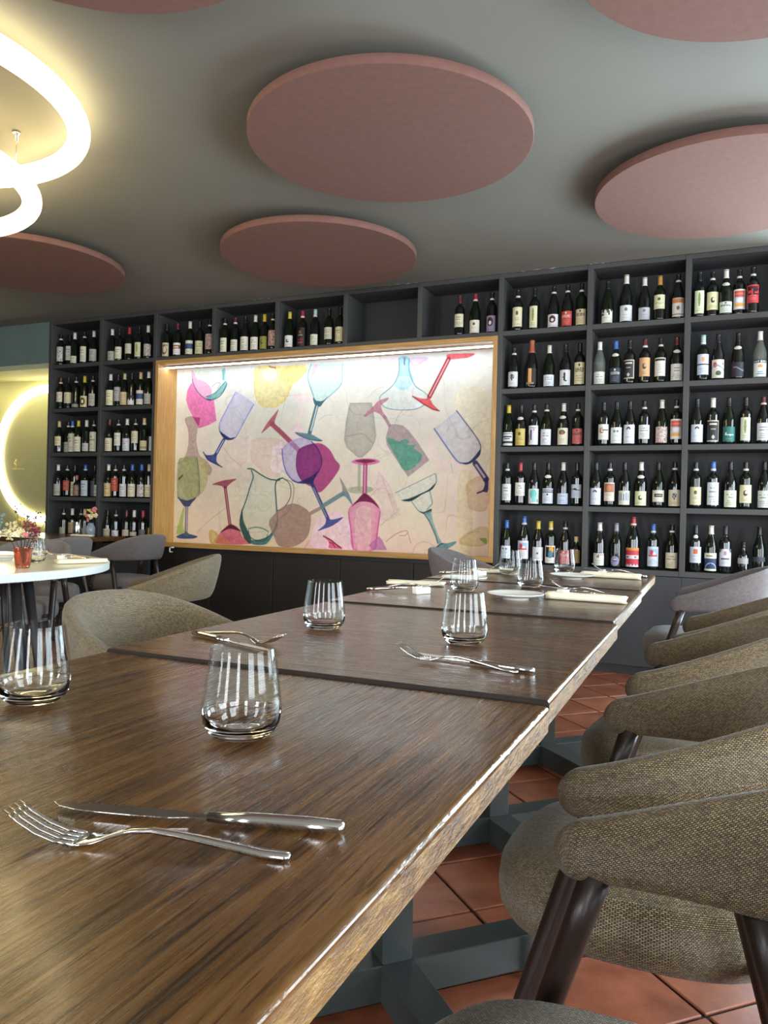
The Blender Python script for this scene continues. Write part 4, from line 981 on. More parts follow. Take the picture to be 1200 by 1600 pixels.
# ------------------------------------------------------------------ ceiling discs
for (x, y, lab) in ((-1.383, 3.10, 'largest-looking mauve ceiling disc, wholly in view near the ceiling middle'), (-2.412, 4.33, 'mauve ceiling disc hanging above the mural niche'), (-.03, 4.17, 'mauve ceiling disc nearest the right-hand wine shelves'), (.16, 2.24, 'mauve ceiling disc cut off by the top right corner'), (-4.41, 3.83, 'mauve ceiling disc behind the glowing ring lamps'), (-1.54, 1.40, 'mauve ceiling disc barely showing at the top edge')):
    t = thing('ceiling_disc', lab, 'acoustic panel', (x, y, HC+1.615), 0, 'round mauve acoustic panels under the ceiling')
    Rd = .625
    child('felt_disc', MB().lathe([(Rd-.003, 0), (Rd, .003), (Rd, .037), (Rd-.003, .04)], 96).mesh('felt_disc', M_disc), t)
    mb = MB()
    for a in range(3): mb.lathe([(.008, .04), (.008, CEIL-HC-1.615)], 8, (.35*math.cos(a*2.1), .35*math.sin(a*2.1), 0))
    mb.build('spacer', M_black, t)
# ------------------------------------------------------------------ ring lamps
def ring_lamp(x, y, z, R, r, lab, wires):
    t = thing('ring_pendant', lab, 'pendant lamp', (x, y, z), 0, 'glowing ring lamps hung from the ceiling')
    pts = [(R*math.cos(2*PI*i/120), R*math.sin(2*PI*i/120), 0) for i in range(120)]
    MB().tube(pts, r, 20, closed=True).build('light_ring', M_ring, t)
    for a in wires:
        px, py = R*math.cos(a), R*math.sin(a)
        wv = MB().tube([(px, py, r*.9), (px, py, CEIL-z-.03)], .0016, 6).build('suspension_wire', M_chrome, t)
        mb = MB().lathe([(.007, CEIL-z-.045), (.007, CEIL-z-.02), (.018, CEIL-z-.012), (.018, CEIL-z-.0005)], 14, (px, py, 0)); mb.build('ceiling_clip', M_chrome, wv)
ring_lamp(-3.13, 1.98, HC+1.61, .745, .047, 'larger glowing ring lamp nearer the camera, hugging the ceiling', (2.2, 4.2, .2+PI))
ring_lamp(-3.70, 2.21, HC+1.50, .765, .046, 'lower glowing ring lamp with a visible suspension wire', (.42, 2.5, 4.6))
# ring mirror on the olive wall
t = thing('wall_ring_light', 'large glowing ring light on the olive wall left of the shelves', 'wall lamp', (-6.62, 6.03, HC+.52))
RM = Matrix.Rotation(PI/2, 4, 'X')
MB().lathe([(.655, .0), (.735, .0), (.735, .04), (.655, .04), (.655, 0)], 96, cap=False, M=RM, smooth=False).build('light_ring', M_ringw, t)
MB().lathe([(.65, .004), (.65, .012)], 72, M=RM).build('mirror_disc', noisy('olive_reflection_mirror', srgb('A9A97C'), srgb('B0B084'), 2, .35, .0, 60, metal=.0), t)  # olive reflection of the room put into the disc's own colour
M_rod = mat('pale_yellow_rod', srgb('C8BE7A'), .4)
wb = thing('ring_rods', 'slim pale yellow bracket inside the glowing ring', 'rods', (-7.05, 6.0, HC+.36))  # two thin curved rods on an upright, set inside the ring
mb = MB().tube([(0, .0, 0), (.02, -.05, 0), (.2, -.06, -.005)], .007, 8); mb.build('lower_rod', M_rod, wb)
MB().tube([(0, .0, .09), (.03, -.04, .06), (.09, -.06, .035), (.16, -.06, .03)], .0045, 8).build('upper_rod', M_rod, wb)
MB().lathe([(.007, 0), (.007, .12)], 12, (0, .006, -.015)).build('upright_rod', M_rod, wb)

# ------------------------------------------------------------------ chairs
def uvmesh(me, uvs):
    l = me.uv_layers.new(name='UVMap'); arr = np.zeros((len(me.loops), 2), np.float32)
    l.data.foreach_set('uv', np.array(uvs, np.float32).ravel()); return me
def band_mesh_chair(fab):
    A, B, xs = .405, .245, -.20; n = 2.5
    th = np.concatenate([np.linspace(0, PI/2, 34)[:-1], np.linspace(PI/2, PI, 34)])
    P = np.stack([xs+A*np.abs(np.sin(th))**(2/n), np.sign(np.cos(th))*B*np.abs(np.cos(th))**(2/n)], 1)
    # resample evenly
    s = np.concatenate([[0], np.cumsum(np.hypot(*np.diff(P, axis=0).T))]); Ltot = s[-1]
    cap = .034; ns = 60
    ss = np.concatenate([cap*(1-np.cos(np.linspace(0, PI/2, 7)[:-1])), np.linspace(cap, Ltot-cap, ns), Ltot-cap*(1-np.cos(np.linspace(PI/2, 0, 7)[1:]))])
    K = 22; V = []; S = []; PV = []
    for q in ss:
        x = np.interp(q, s, P[:, 0]); y = np.interp(q, s, P[:, 1])
        d = .004; tx = np.interp(min(q+d, Ltot), s, P[:, 0])-np.interp(max(q-d, 0), s, P[:, 0]); ty_ = np.interp(min(q+d, Ltot), s, P[:, 1])-np.interp(max(q-d, 0), s, P[:, 1])
        l = math.hypot(tx, ty_); nx_, ny_ = ty_/l, -tx/l
        # outward = away from the seat centre
        if nx_*(x+.02)+ny_*y < 0: nx_, ny_ = -nx_, -ny_
        u = max(0, (x-xs)/A); top = .657+.160*u**1.2; bot = .590+.022*u
        e = min(q, Ltot-q); sc = math.sqrt(max(0, 1-(1-min(e/cap, 1))**2)) if e < cap else 1
        sc = max(sc, .03); zc = (top+bot)/2; hz = (top-bot)/2*sc; th_ = (.021+.004*u)*max(sc, .1)
        for k in range(K):
            a = 2*PI*k/K; ca_, sa_ = math.cos(a), math.sin(a); nn = 3.2
            dz = hz*np.sign(sa_)*abs(sa_)**(2/nn); dn = th_*np.sign(ca_)*abs(ca_)**(2/nn)
            z = zc+dz; lean = (z-.60)*.22*u
            V.append((x+nx_*(dn+lean), y+ny_*(dn+lean), z))
        S.append(q)
        sec = V[-K:]; acc = [0]
        for k in range(K): acc.append(acc[-1]+math.dist(sec[k], sec[(k+1) % K]))
        PV.append(acc)
    N_ = len(ss); F = []; UV = []
    for i in range(N_-1):
        for k in range(K):
            j = (k+1) % K; F.append((i*K+k, i*K+j, (i+1)*K+j, (i+1)*K+k))
            UV += [(S[i], PV[i][k]), (S[i], PV[i][k+1]), (S[i+1], PV[i+1][k+1]), (S[i+1], PV[i+1][k])]
    F.append(tuple(range(K-1, -1, -1))); UV += [(0, 0)]*K
    F.append(tuple((N_-1)*K+k for k in range(K))); UV += [(0, 0)]*K
    me = bpy.data.meshes.new('backrest'); me.from_pydata(V, [], F); me.polygons.foreach_set('use_smooth', [True]*len(F)); me.materials.append(fab)
    # piping along the outer upper edge
    kk = int(K*.19); pip = [Vector(V[i*K+kk])+Vector((0, 0, .0005)) for i in range(3, N_-3)]
    pk = [Vector(V[i*K+K-1]) for i in range(N_)]
    return uvmesh(me, UV), pip
def seat_mesh_chair(fab):
    K = 48; x0, x1, hw = -.335, .15, .225; cx = (x0+x1)/2; hx = (x1-x0)/2
    prof = [(.05, .352), (.80, .350), (.93, .357), (.985, .378), (1.0, .405), (.985, .437), (.94, .458), (.84, .470), (.6, .476), (.3, .478), (.02, .478)]
    V = []; F = []; UV = []; n = 2.9
    for (s, z) in prof:
        for k in range(K):
            a = 2*PI*k/K; c_, s_ = math.cos(a), math.sin(a)
            taper = 1-.10*(c_*.5+.5)
            V.append((cx+hx*s*np.sign(c_)*abs(c_)**(2/n), hw*s*taper*np.sign(s_)*abs(s_)**(2/n), z-.012*max(0, -c_)*(s > .9)*(z > .44)))
    L_ = len(prof)
    for i in range(L_-1):
        for k in range(K):
            j = (k+1) % K; f = (i*K+k, i*K+j, (i+1)*K+j, (i+1)*K+k); F.append(f)
            if i in (2, 3, 4, 5): UV += [(k*1.5/K, prof[i][1]), ((k+1)*1.5/K, prof[i][1]), ((k+1)*1.5/K, prof[i+1][1]), (k*1.5/K, prof[i+1][1])]
            else: UV += [(V[q][0], V[q][1]) for q in f]
    for f in (tuple(range(K-1, -1, -1)), tuple((L_-1)*K+k for k in range(K))): F.append(f); UV += [(V[q][0], V[q][1]) for q in f]
    me = bpy.data.meshes.new('seat'); me.from_pydata(V, [], F); me.polygons.foreach_set('use_smooth', [True]*len(F)); me.materials.append(fab)
    return uvmesh(me, UV)
def make_chair(fab, label, loc, rotz, group):
    t = thing('upholstered_armchair', label, 'chair', loc, rotz, group)
    bm_, pip = band_mesh_chair(fab); b = child('backrest', bm_, t); recalc(b)
    recalc(child('seat', seat_mesh_chair(fab), t))
    for s in (-1, 1):
        for (a, bb, r0, r1) in (((-.145, .243*s, .604), (-.335, .283*s, 0), .0195, .0125), ((.035, .219*s, .606), (.19, .25*s, 0), .0185, .012)):
            pts = [Vector(a).lerp(Vector(bb), q/8) for q in range(9)]
            MB().tube(pts, [r0+(r1-r0)*q/8 for q in range(9)], 14).build('leg', M_leg, t)
    for s in (-1, 1):
        MB().tube([(-.208, .255*s, .395), (-.2, .16*s, .39)], .010, 8).build('seat_bracket', M_leg, t)
        MB().tube([(.093, .232*s, .395), (.08, .15*s, .39)], .010, 8).build('seat_bracket', M_leg, t)
    return t
GR = 'armchairs along the long table, window side'
ch = make_chair(M_fab, 'nearest armchair at lower right, its seat cut by the bottom edge', (.012, .735, 0), 0, GR)
dup(ch, (-.022, 1.425, 0), 0, 'second armchair from camera on the right, grey seat under foremost tip', GR)
dup(ch, (-.012, 2.215, 0), 0, 'third armchair from camera on the right, under the table seam', GR)
dup(ch, (.055, 2.93, 0), -.04, 'fourth armchair from camera on the right, before the far pale one', GR)
dup(ch, (-1.25, 1.555, 0), PI, 'pale-lit armchair across the dark table, left of the empty glass', 'armchairs on the left side of the long table')
gch = make_chair(M_fabg, 'pale grey armchair farthest back on the right, by the shelves', (-.03, 4.2, 0), 0, GR)
dup(gch, (-1.47, 4.70, 0), PI, 'grey armchair beyond the table end, before the oak frame corner', 'armchairs on the left side of the long table')
GL = 'armchairs around the tables at the left'
dup(ch, (-2.44, 2.93, 0), .59, 'grey-brown armchair with its high back beside the black cabinets', GL)
dup(gch, (-4.38, 4.86, 0), -.12, 'grey armchair standing in front of the bottom-left wine shelves', GL)
dup(gch, (-4.34, 4.02, 0), -.1, 'grey armchair seen behind the white table\'s glass and napkin', GL)
dup(gch, (-3.85, 3.36, 0), 1.99, 'armchair whose seat shows beneath the white round table', GL)
dup(gch, (-5.2, 3.75, 0), .2, 'armchair at far left mostly hidden by the flower vase', GL)

# ------------------------------------------------------------------ long row of dark tables
TZ = .775; TH = .040
def ztop(y): return TZ+(0 if y < 1.087 else .0055 if y < 1.957 else .010 if y < 2.807 else .013)
def dark_table(y0, y1, x0, x1, m_, label, skew=0, base=True):
    TZ = ztop((y0+y1)/2)
    cx, cy = (x0+x1)/2, (y0+y1)/2
    t = thing('dining_table', label, 'table', (cx, cy, 0), skew, 'dark oak tables set end to end')
    hx, hy = (x1-x0)/2, (y1-y0)/2
    b = .007; by = .0007
    top = MB()
    # top with two step rounded edge
    def ring(d, z): e = min(d, by); return [(-hx+d, -hy+e, z), (hx-d, -hy+e, z), (hx-d, hy-e, z), (-hx+d, hy-e, z)]
    vs = ring(.006, TZ-TH)+ring(.0005, TZ-TH+.004)+[q for k in range(8) for q in ring(b*(1-math.cos(k*PI/14)), TZ-b+b*math.sin(k*PI/14))]
    fs = [(3, 2, 1, 0)]
    for k in range(9):
        for i in range(4): j = (i+1) % 4; fs.append((k*4+i, k*4+j, (k+1)*4+j, (k+1)*4+i))
    fs.append((36, 37, 38, 39)); top.add(vs, fs)
    me = top.mesh('tabletop', m_); me.materials.append(M_edge); me.materials.append(M_bevel); me.materials.append(M_end)
    for p in me.polygons:
        if abs(p.normal.y) > abs(p.normal.x):
            if abs(p.normal.z) < .99: p.material_index = 3
            continue
        if abs(p.normal.z) < .1: p.material_index = 1
        elif .1 < p.normal.z < .9999: p.material_index = 2
    child('tabletop', me, t)
    if base:
        for k in range(4):
            M_ = Matrix.Rotation(PI/4+k*PI/2, 4, 'Z')
            f = MB().bbox(.03, .375, -.038, .038, .018, .095, .002, M_).build('foot_beam', M_steel, t)
            MB().lathe([(.016, 0), (.016, .018)], 12, (.345*math.cos(PI/4+k*PI/2), .345*math.sin(PI/4+k*PI/2), 0)).build('levelling_foot', M_black, f)
        MB().bbox(-.034, .034, -.034, .034, .06, TZ-TH-.008, .002, Matrix.Rotation(PI/4, 4, 'Z')).build('post', M_steel, t)
        MB().bbox(-.25, .25, -.25, .25, TZ-TH-.008, TZ-TH, .001).build('top_plate', M_steel, t)
    return t
TX0, TX1 = -1.032, -.218
dark_table(.215, 1.082, TX0, TX1, M_woodY, 'foremost dark oak table with lengthwise grain and worn edge')
dark_table(1.092, 1.952, TX0-.006, TX1-.008, M_woodX, 'second dark oak table from camera, set with two glasses', .012)
dark_table(1.962, 2.802, TX0-.016, TX1-.030, M_woodX, 'third dark oak table from camera, set with napkin and plate', .014)
dark_table(2.812, 3.60, TX0-.035, TX1-.048, M_woodX, 'farthest dark oak table of the long row, nearest the shelves', .012)

# ------------------------------------------------------------------ tumblers
def tumbler_mesh(m_):
    out = [(.0005, 0), (.022, .0), (.030, .0015), (.037, .007), (.0425, .017), (.0440, .028), (.0435, .040), (.0405, .062), (.0375, .082), (.0355, .0975), (.0350, .0990)]
    inn = [(.0341, .0990), (.0340, .0975), (.0360, .082), (.0390, .062), (.0419, .040), (.0422, .028), (.0400, .019), (.034, .0125), (.022, .0105), (.0005, .0100)]
    n = 48; prof = [(r*1.07, z*1.07) for r, z in out+inn]; vs = []; fs = []
    for (r, z) in prof:
        for i in range(n): a = 2*PI*i/n; vs.append((r*math.cos(a), r*math.sin(a), z))
    L_ = len(prof)
    for k in range(L_-1):
        for i in range(n): j = (i+1) % n; fs.append((k*n+i, k*n+j, (k+1)*n+j, (k+1)*n+i))
    fs.append(tuple(range(n-1, -1, -1))); fs.append(tuple((L_-1)*n+i for i in range(n)))
    me = MB().add(vs, fs, True).mesh('tumbler', m_); me.materials.append(M_thin)
    for p in me.polygons:
        if p.center.z > .030: p.material_index = 1
    return me
tme = tumbler_mesh(M_glass)
GG = 'clear stemless tumblers on the long dark tables'
for (x, y, lab) in ((-.516, .764, 'large clear tumbler at centre of the foremost table'), (-.850, .762, 'clear tumbler at the left edge of the foremost table'), (-.805, 1.505, 'clear tumbler standing alone on the second table\'s left side'), (-.473, 1.484, 'clear tumbler behind the fork on the second table'), (-.782, 2.44, 'clear tumbler on third table, beside the left-hand white plate'), (-.623, 2.707, 'clear tumbler just behind the nearer white plate'), (-.640, 3.44, 'farthest right clear tumbler, in front of red-labelled bottle'), (-.816, 3.165, 'clear tumbler before the grey chair at the table end')):
    o = child('tumbler', tme, None, (x, y, ztop(y)+.0003)); tag(o, lab, 'glass', GG)
# ------------------------------------------------------------------ cutlery
def fork_mesh():
    # along +x: handle end at 0, tine tips at .205 ; tines curve up
    N_ = 26; V = []; F = []
    def sec(x):
        if x < .125: w_ = .0042-.0016*math.sin(x/.125*PI)*.5 if x > .01 else .0044; zc = .004+.010*math.sin(min(1, x/.125)*PI*.5)**2 if x > .02 else .004
        else: w_ = .0032; zc = .0
        return w_
    xs = [0, .004, .02, .05, .08, .10, .115, .128, .140, .148, .156]
    ws = [.0034, .0048, .0052, .0044, .0034, .0028, .0027, .0038, .0090, .0118, .0122]
    zs = [.0035, .0035, .004, .0085, .0125, .0140, .0125, .0085, .0045, .0032, .0032]
    ts_ = [.0012, .0022, .0024, .0022, .0020, .0018, .0017, .0015, .0011, .0010, .0009]
    for x, w_, z, t_ in zip(xs, ws, zs, ts_):
        V += [(x, -w_, z), (x, -w_*.75, z+t_), (x, w_*.75, z+t_), (x, w_, z), (x, w_*.75, z-t_), (x, -w_*.75, z-t_)]
    for i in range(len(xs)-1):
        for k in range(6): j = (k+1) % 6; F.append((i*6+k, i*6+j, (i+1)*6+j, (i+1)*6+k))
    F.append((5, 4, 3, 2, 1, 0)); F.append(tuple((len(xs)-1)*6+k for k in range(6)))
    mb = MB().add(V, F, True)
    for k in range(4):
        y = (-1.5+k)*.0066
        pts = [(.154, y, .0032), (.168, y*1.02, .0048), (.182, y*1.03, .0095), (.196, y*1.0, .0170), (.207, y*.97, .0245)]
        mb.tube(pts, [.0022, .0019, .0017, .0015, .0009], 8, flat=.7)
    return mb.mesh('fork', M_metal)
def knife_mesh():
    mb = MB()
    pts = [(0, 0, .006), (.003, 0, .006), (.03, 0, .0062), (.07, 0, .006), (.105, 0, .0056)]
    mb.tube(pts, [.004, .0068, .0075, .0070, .0058], 14, flat=.72)
    # blade lying on its side
    up_ = [(.105, .0035), (.120, .004), (.135, .0075), (.165, .0085), (.195, .0078), (.212, .006), (.228, .0015), (.235, -.0045)]
    lo_ = [(.105, -.0035), (.120, -.0038), (.135, -.0065), (.165, -.0075), (.195, -.0072), (.212, -.0066), (.228, -.0056), (.235, -.0050)]
    V = []; F = []
    for (a, b) in zip(up_, lo_):
        V += [(a[0], a[1], .0045), (a[0], a[1], .0052), (b[0], b[1], .0054), (b[0], b[1], .0043)]
    n = len(up_)
    for i in range(n-1):
        for k in range(4): j = (k+1) % 4; F.append((i*4+k, i*4+j, (i+1)*4+j, (i+1)*4+k))
    F.append((3, 2, 1, 0)); F.append(tuple((n-1)*4+k for k in range(4)))
    mb.add(V, F)
    return mb.mesh('knife', M_metal)
fme, kme = fork_mesh(), knife_mesh()
def lay(me, name, a, b, lab, grp, z=0, tilt=0, roll_=0):
    """lay a piece with its handle end at a, pointing at b"""
    o = bpy.data.objects.new(name, me); C.objects.link(o)
    ang = math.atan2(b[1]-a[1], b[0]-a[0]); o.rotation_euler = (roll_, tilt, ang); o.location = (a[0], a[1], ztop(a[1])+z); o.scale = (1.12, 1.08, 1.05)
    return tag(o, lab, name, grp)
GC = 'steel cutlery on the long dark tables'
lay(fme, 'fork', (-.298, .511), (-.47, .462), 'steel fork on the foremost table, tines toward the left edge', GC, -.0005)
lay(kme, 'knife', (-.283, .573), (-.525, .505), 'steel knife lying behind the fork on the foremost table', GC, -.0003)
lay(fme, 'fork', (-.300, 1.229), (-.475, 1.262), 'fork on second table, right side, crossing its knife', GC, .004)
lay(kme, 'knife', (-.281, 1.262), (-.51, 1.312), 'knife on second table\'s right side, lying under the fork', GC, -.0003)
lay(kme, 'knife', (-.99, 1.285), (-.79, 1.212), 'knife on the second table\'s left side, handle toward the chair', GC, -.0003)
lay(fme, 'fork', (-.985, 1.315), (-.84, 1.276), 'fork on the second table\'s left side behind the large tumbler', GC, -.0005)
# settings with knife rests, napkins and plates
pme = MB().lathe([(.0005, .003), (.034, .003), (.036, 0), (.040, 0), (.041, .006), (.062, .010), (.084, .0165), (.0865, .0185), (.086, .0198), (.083, .0190), (.062, .0135), (.045, .0105), (.0005, .0100)], 56, cap=False).mesh('side_plate', M_china)
GP = 'white side plates on the far dark tables'
for (x, y, lab) in ((-.573, 2.30, 'white side plate nearest the camera, right of the tumblers'), (-.885, 2.76, 'white side plate partly behind a tumbler on the left'), (-.553, 3.13, 'white side plate farthest away, beside the rolled napkin')):
    tag(child('side_plate', pme, None, (x, y, ztop(y)+.0003)), lab, 'plate', GP)
def napkin(x, y, ang, L_, W, H, lab, grp='rolled cream napkins on the far dark tables'):
    n = 14; V = []; F = []; K = 12; rs = np.random.RandomState(int(abs(x)*1000))
    for i in range(n+1):
        s = (i/n-.5)*L_
        for k in range(K):
            a = 2*PI*k/K; c_, s_ = math.cos(a), math.sin(a); wob = 1+.03*math.sin(i*1.1+k)
            V.append((s+.004*math.sin(k*2.1)*(i in (0, n)), W/2*np.sign(c_)*abs(c_)**.7*wob, H/2+H/2*np.sign(s_)*abs(s_)**.75*(1+.06*math.sin(i*.8)*(s_ > 0))))
    for i in range(n):
        for k in range(K): j = (k+1) % K; F.append((i*K+k, i*K+j, (i+1)*K+j, (i+1)*K+k))
    F.append(tuple(range(K-1, -1, -1))); F.append(tuple(n*K+k for k in range(K)))
    mb = MB().add(V, F, True)
    # folded flap on top
    mb.bbox(-L_/2+.01, L_/2-.006, -.1*W, W*.62, H*.25, H*.5, .003)
    return tag(recalc(mb.build('napkin', M_linen, None, (x, y, ztop(y)+.0003), ang)), lab, 'napkin', grp)
napkin(-.375, 2.372, -.02, .235, .045, .024, 'rolled cream napkin beside the nearer white plate')
napkin(-.42, 3.28, .0, .235, .045, .024, 'rolled cream napkin on the farthest table\'s right corner')
napkin(-.985, 2.52, .2, .20, .06, .016, 'folded cream napkin at the left edge of the third table')
napkin(-.90, 3.20, .1, .17, .055, .018, 'cream napkin behind the tumblers near the far grey chair')
def rest(x, y, ang, lab):
    mb = MB().bbox(-.030, .030, -.0125, .0125, 0, .021, .003)
    return tag(mb.build('knife_rest', M_china, None, (x, y, ztop(y)+.0003), ang), lab, 'knife rest', 'white block knife rests')
rest(-.468, 2.50, 1.45, 'white knife rest behind the nearer rolled napkin')
rest(-.471, 3.40, 1.45, 'white knife rest behind the farthest rolled napkin')
rest(-.868, 2.27, 1.1, 'white knife rest by the third table\'s left setting')
rest(-.905, 3.03, 1.2, 'white knife rest left of the farthest tumblers')
tl = .10
lay(kme, 'knife', (-.285, 2.50), (-.5, 2.485), 'knife propped on the rest behind the nearer rolled napkin', GC, .0, -tl)
lay(fme, 'fork', (-.288, 2.525), (-.5, 2.525), 'fork propped on the rest behind the nearer rolled napkin', GC, .001, -tl)
lay(kme, 'knife', (-.290, 3.395), (-.5, 3.385), 'knife propped on the rest at the farthest right setting', GC, .0, -tl)
lay(fme, 'fork', (-.290, 3.42), (-.5, 3.42), 'fork propped on the rest at the farthest right setting', GC, .001, -tl)
lay(kme, 'knife', (-1.045, 2.24), (-.85, 2.275), 'knife propped on the third table\'s left-hand rest', GC, .0, -tl)
lay(fme, 'fork', (-1.04, 2.285), (-.85, 2.32), 'fork propped on the third table\'s left-hand rest', GC, .001, -tl)
lay(kme, 'knife', (-1.07, 3.00), (-.88, 3.03), 'knife propped on the farthest table\'s left-hand rest', GC, .0, -tl)
lay(fme, 'fork', (-1.065, 3.03), (-.88, 3.06), 'fork propped on the farthest table\'s left-hand rest', GC, .001, -tl)

# ------------------------------------------------------------------ round white table at the left
RX, RY, RR = -3.40, 2.31, .875; RZ = .765
t = thing('round_table', 'round white table with finely fluted edge at far left', 'table', (RX, RY, 0))
MB().lathe([(.002, RZ-.03), (RR-.006, RZ-.03), (RR-.006, RZ-.002), (RR-.008, RZ), (.002, RZ)], 128, cap=False, smooth=False).build('tabletop', M_white, t)
nfl = 420
MB().lathe([(RR-.004, RZ-.036), (RR, RZ-.034), (RR, RZ-.003), (RR-.004, RZ-.001)], nfl*2, smooth=False, cap=False, fn=lambda r, z, a: r+(.004 if int(round(a/(2*PI)*nfl*2)) % 2 else 0)).build('fluted_edge', mat('white_gloss_edge', srgb('D2DAD8'), .25), t)
for k in range(4):
    a0 = .14+k*PI/2; c0 = .64
    px, py = c0*math.cos(a0), c0*math.sin(a0)
    MB().bbox(-.05, .05, -.09, .09, RZ-.062, RZ-.034, .003, Matrix.Translation((px, py, 0)) @ Matrix.Rotation(a0, 4, 'Z')).build('mounting_plate', M_black, t)
    for s in (-1, 1):
        a1 = a0+s*.055; a2 = a0+s*.10
        MB().tube([(c0*math.cos(a1), c0*math.sin(a1), RZ-.045), ((c0+.1)*math.cos(a2), (c0+.1)*math.sin(a2), .0)], [.022, .014], 14).build('leg', M_black, t)
# dark table farther back at the left
t = thing('dining_table', 'dark table at far left before the lowest wine shelves', 'table', (-5.62, 4.80, 0), 0)
MB().bbox(-.85, .85, -.42, .42, TZ-.045, TZ-.005, .004).build('tabletop', M_woodX, t)
for sx in (-.5, .5):
    MB().bbox(sx-.035, sx+.035, -.035, .035, .09, TZ-.045, .002).build('post', M_steel, t)
    MB().bbox(sx-.04, sx+.04, -.38, .38, .018, .095, .003).build('foot_beam', M_steel, t)
MB().bbox(-.5, .5, -.04, .04, .018, .094, .003).build('cross_beam', M_steel, t)
GT = 'table setting on the white round table'
zt = RZ+.0005
def onround(name, me, x, y, lab, cat, grp=None): return tag(child(name, me, None, (x, y, zt)), lab, cat, grp)
onround('tumbler', tme, -2.941, 2.626, 'clear tumbler behind the orange flower vase', 'glass')
onround('tumbler', tme, -3.31, 2.98, 'clear tumbler at the far side of the white round table', 'glass')
onround('side_plate', pme, -3.19, 2.66, 'white side plate left of the orange vase', 'plate')
o = napkin(-2.75, 2.72, 1.19, .235, .055, .022, 'cream folded napkin at the white table\'s right edge', 'cream napkins on the white round table'); o.location.z = zt
o = rest(-3.02, 2.86, 1.9, 'white knife rest behind napkin on the white round table'); o.location.z = zt
o = lay(kme, 'knife', (-2.90, 2.92), (-3.13, 2.80), 'knife behind the napkin on the white round table', GT, 0, -.08); o.location.z = zt
o = lay(fme, 'fork', (-2.93, 2.95), (-3.16, 2.84), 'fork behind the napkin on the white round table', GT, .001, -.08); o.location.z = zt
# hammered orange red vases
def vase(x, y, lab, full):
    prof = [(.0005, 0), (.026, 0), (.029, .003), (.031, .02), (.036, .06), (.0405, .086), (.038, .087), (.034, .06), (.028, .02), (.024, .010), (.0005, .009)]
    rs = random.Random(3)
    v = thing('vase', lab, 'vase', (x, y, zt), .2, 'orange-red vases on the white table')
    MB().lathe(prof, 12, smooth=False, cap=False, fn=lambda r, z, a: r*(1+.035*math.sin(a*6+z*260))).build('glass_body', M_redglass, v)
    return v
vase(-2.733, 2.375, 'orange-red hammered glass vase holding dried flowers', 1)
vase(-2.80, 2.26, 'orange-red glass vase cut by the left picture edge', 1)
M_stem = mat('dried_stem', srgb('33321E'), .8); M_cream = mat('cream_blossom', srgb('D9CFA0'), .8); M_wine = mat('wine_red_blossom', srgb('7A2A34'), .8)
M_pink = mat('pink_petal', srgb('D07A7A'), .7); M_gleaf = mat('grey_green_leaf', srgb('5F7468'), .6); M_yell = mat('yellow_blossom', srgb('D8C270'), .8); M_dkl = mat('dark_bud', srgb('20281C'), .8)
def ico(mb, c, r, seed=0):
    t_ = (1+5**.5)/2; vs = [(-1, t_, 0), (1, t_, 0), (-1, -t_, 0), (1, -t_, 0), (0, -1, t_), (0, 1, t_), (0, -1, -t_), (0, 1, -t_), (t_, 0, -1), (t_, 0, 1), (-t_, 0, -1), (-t_, 0, 1)]
    fs = [(0, 11, 5), (0, 5, 1), (0, 1, 7), (0, 7, 10), (0, 10, 11), (1, 5, 9), (5, 11, 4), (11, 10, 2), (10, 7, 6), (7, 1, 8), (3, 9, 4), (3, 4, 2), (3, 2, 6), (3, 6, 8), (3, 8, 9), (4, 9, 5), (2, 4, 11), (6, 2, 10), (8, 6, 7), (9, 8, 1)]
    mb.add([(c[0]+v[0]*r/1.9, c[1]+v[1]*r/1.9, c[2]+v[2]*r/1.9) for v in vs], fs)
def bunch(x, y, z0, specs, lab, rs, hub=.06, name='dried_flowers'):
    """specs: (dx, dy, height, material, count, cluster radius, blossom radius, part name)"""
    b = thing(name, lab, 'flowers', (x, y, z0))
    for (dx, dy, h, m_, n, cr, br, nm) in specs:
        st = MB().tube([(dx*.06, dy*.06, .012), (dx*.15, dy*.15, hub), (dx*.55, dy*.55, h*.6), (dx, dy, h)], [.0013, .0013, .0011, .0008], 5)
        s = st.build('stem', M_stem, b); mb = MB()
        for k in range(n):
            a = rs.uniform(0, 2*PI); q = rs.random()**.5*cr; ico(mb, (dx+q*math.cos(a), dy+q*math.sin(a), h+rs.uniform(-cr, cr)*.9), br*rs.uniform(.7, 1.3))
        mb.build(nm, m_, s)
    return b
rs = random.Random(5)
# directions: camera right is about (+.91,+.40), away is (-.40,+.91)
def cr_(a, b): return (.914*a-.405*b, .405*a+.914*b)
sp = []
for (a, b, h, m_, n, c_, br, nm) in ((-.05, 0, .165, M_cream, 26, .022, .0065, 'blossom'), (-.025, .02, .19, M_yell, 20, .018, .006, 'blossom'), (-.06, -.01, .13, M_cream, 22, .02, .006, 'blossom'), (-.01, 0, .15, M_cream, 20, .018, .006, 'blossom'),
        (.035, .01, .165, M_wine, 34, .026, .0045, 'blossom'), (.055, 0, .15, M_wine, 30, .022, .004, 'blossom'), (.02, -.01, .175, M_wine, 26, .02, .004, 'blossom'), (.03, .02, .12, M_wine, 20, .02, .004, 'blossom'), (.012, -.01, .135, M_pink, 5, .007, .009, 'blossom'),
        (-.045, .03, .245, M_dkl, 14, .022, .0035, 'bud'), (.045, .03, .215, M_dkl, 10, .02, .0035, 'bud'), (.085, .02, .19, M_dkl, 7, .016, .0035, 'bud'), (0, .03, .205, M_gleaf, 8, .02, .005, 'bud')):
    dx, dy = cr_(a, b); sp.append((dx, dy, h, m_, n, c_, br, nm))
bunch(-2.733, 2.375, zt+.008, sp, 'dried cream and wine-red flowers in the orange vase', rs)
sp = []
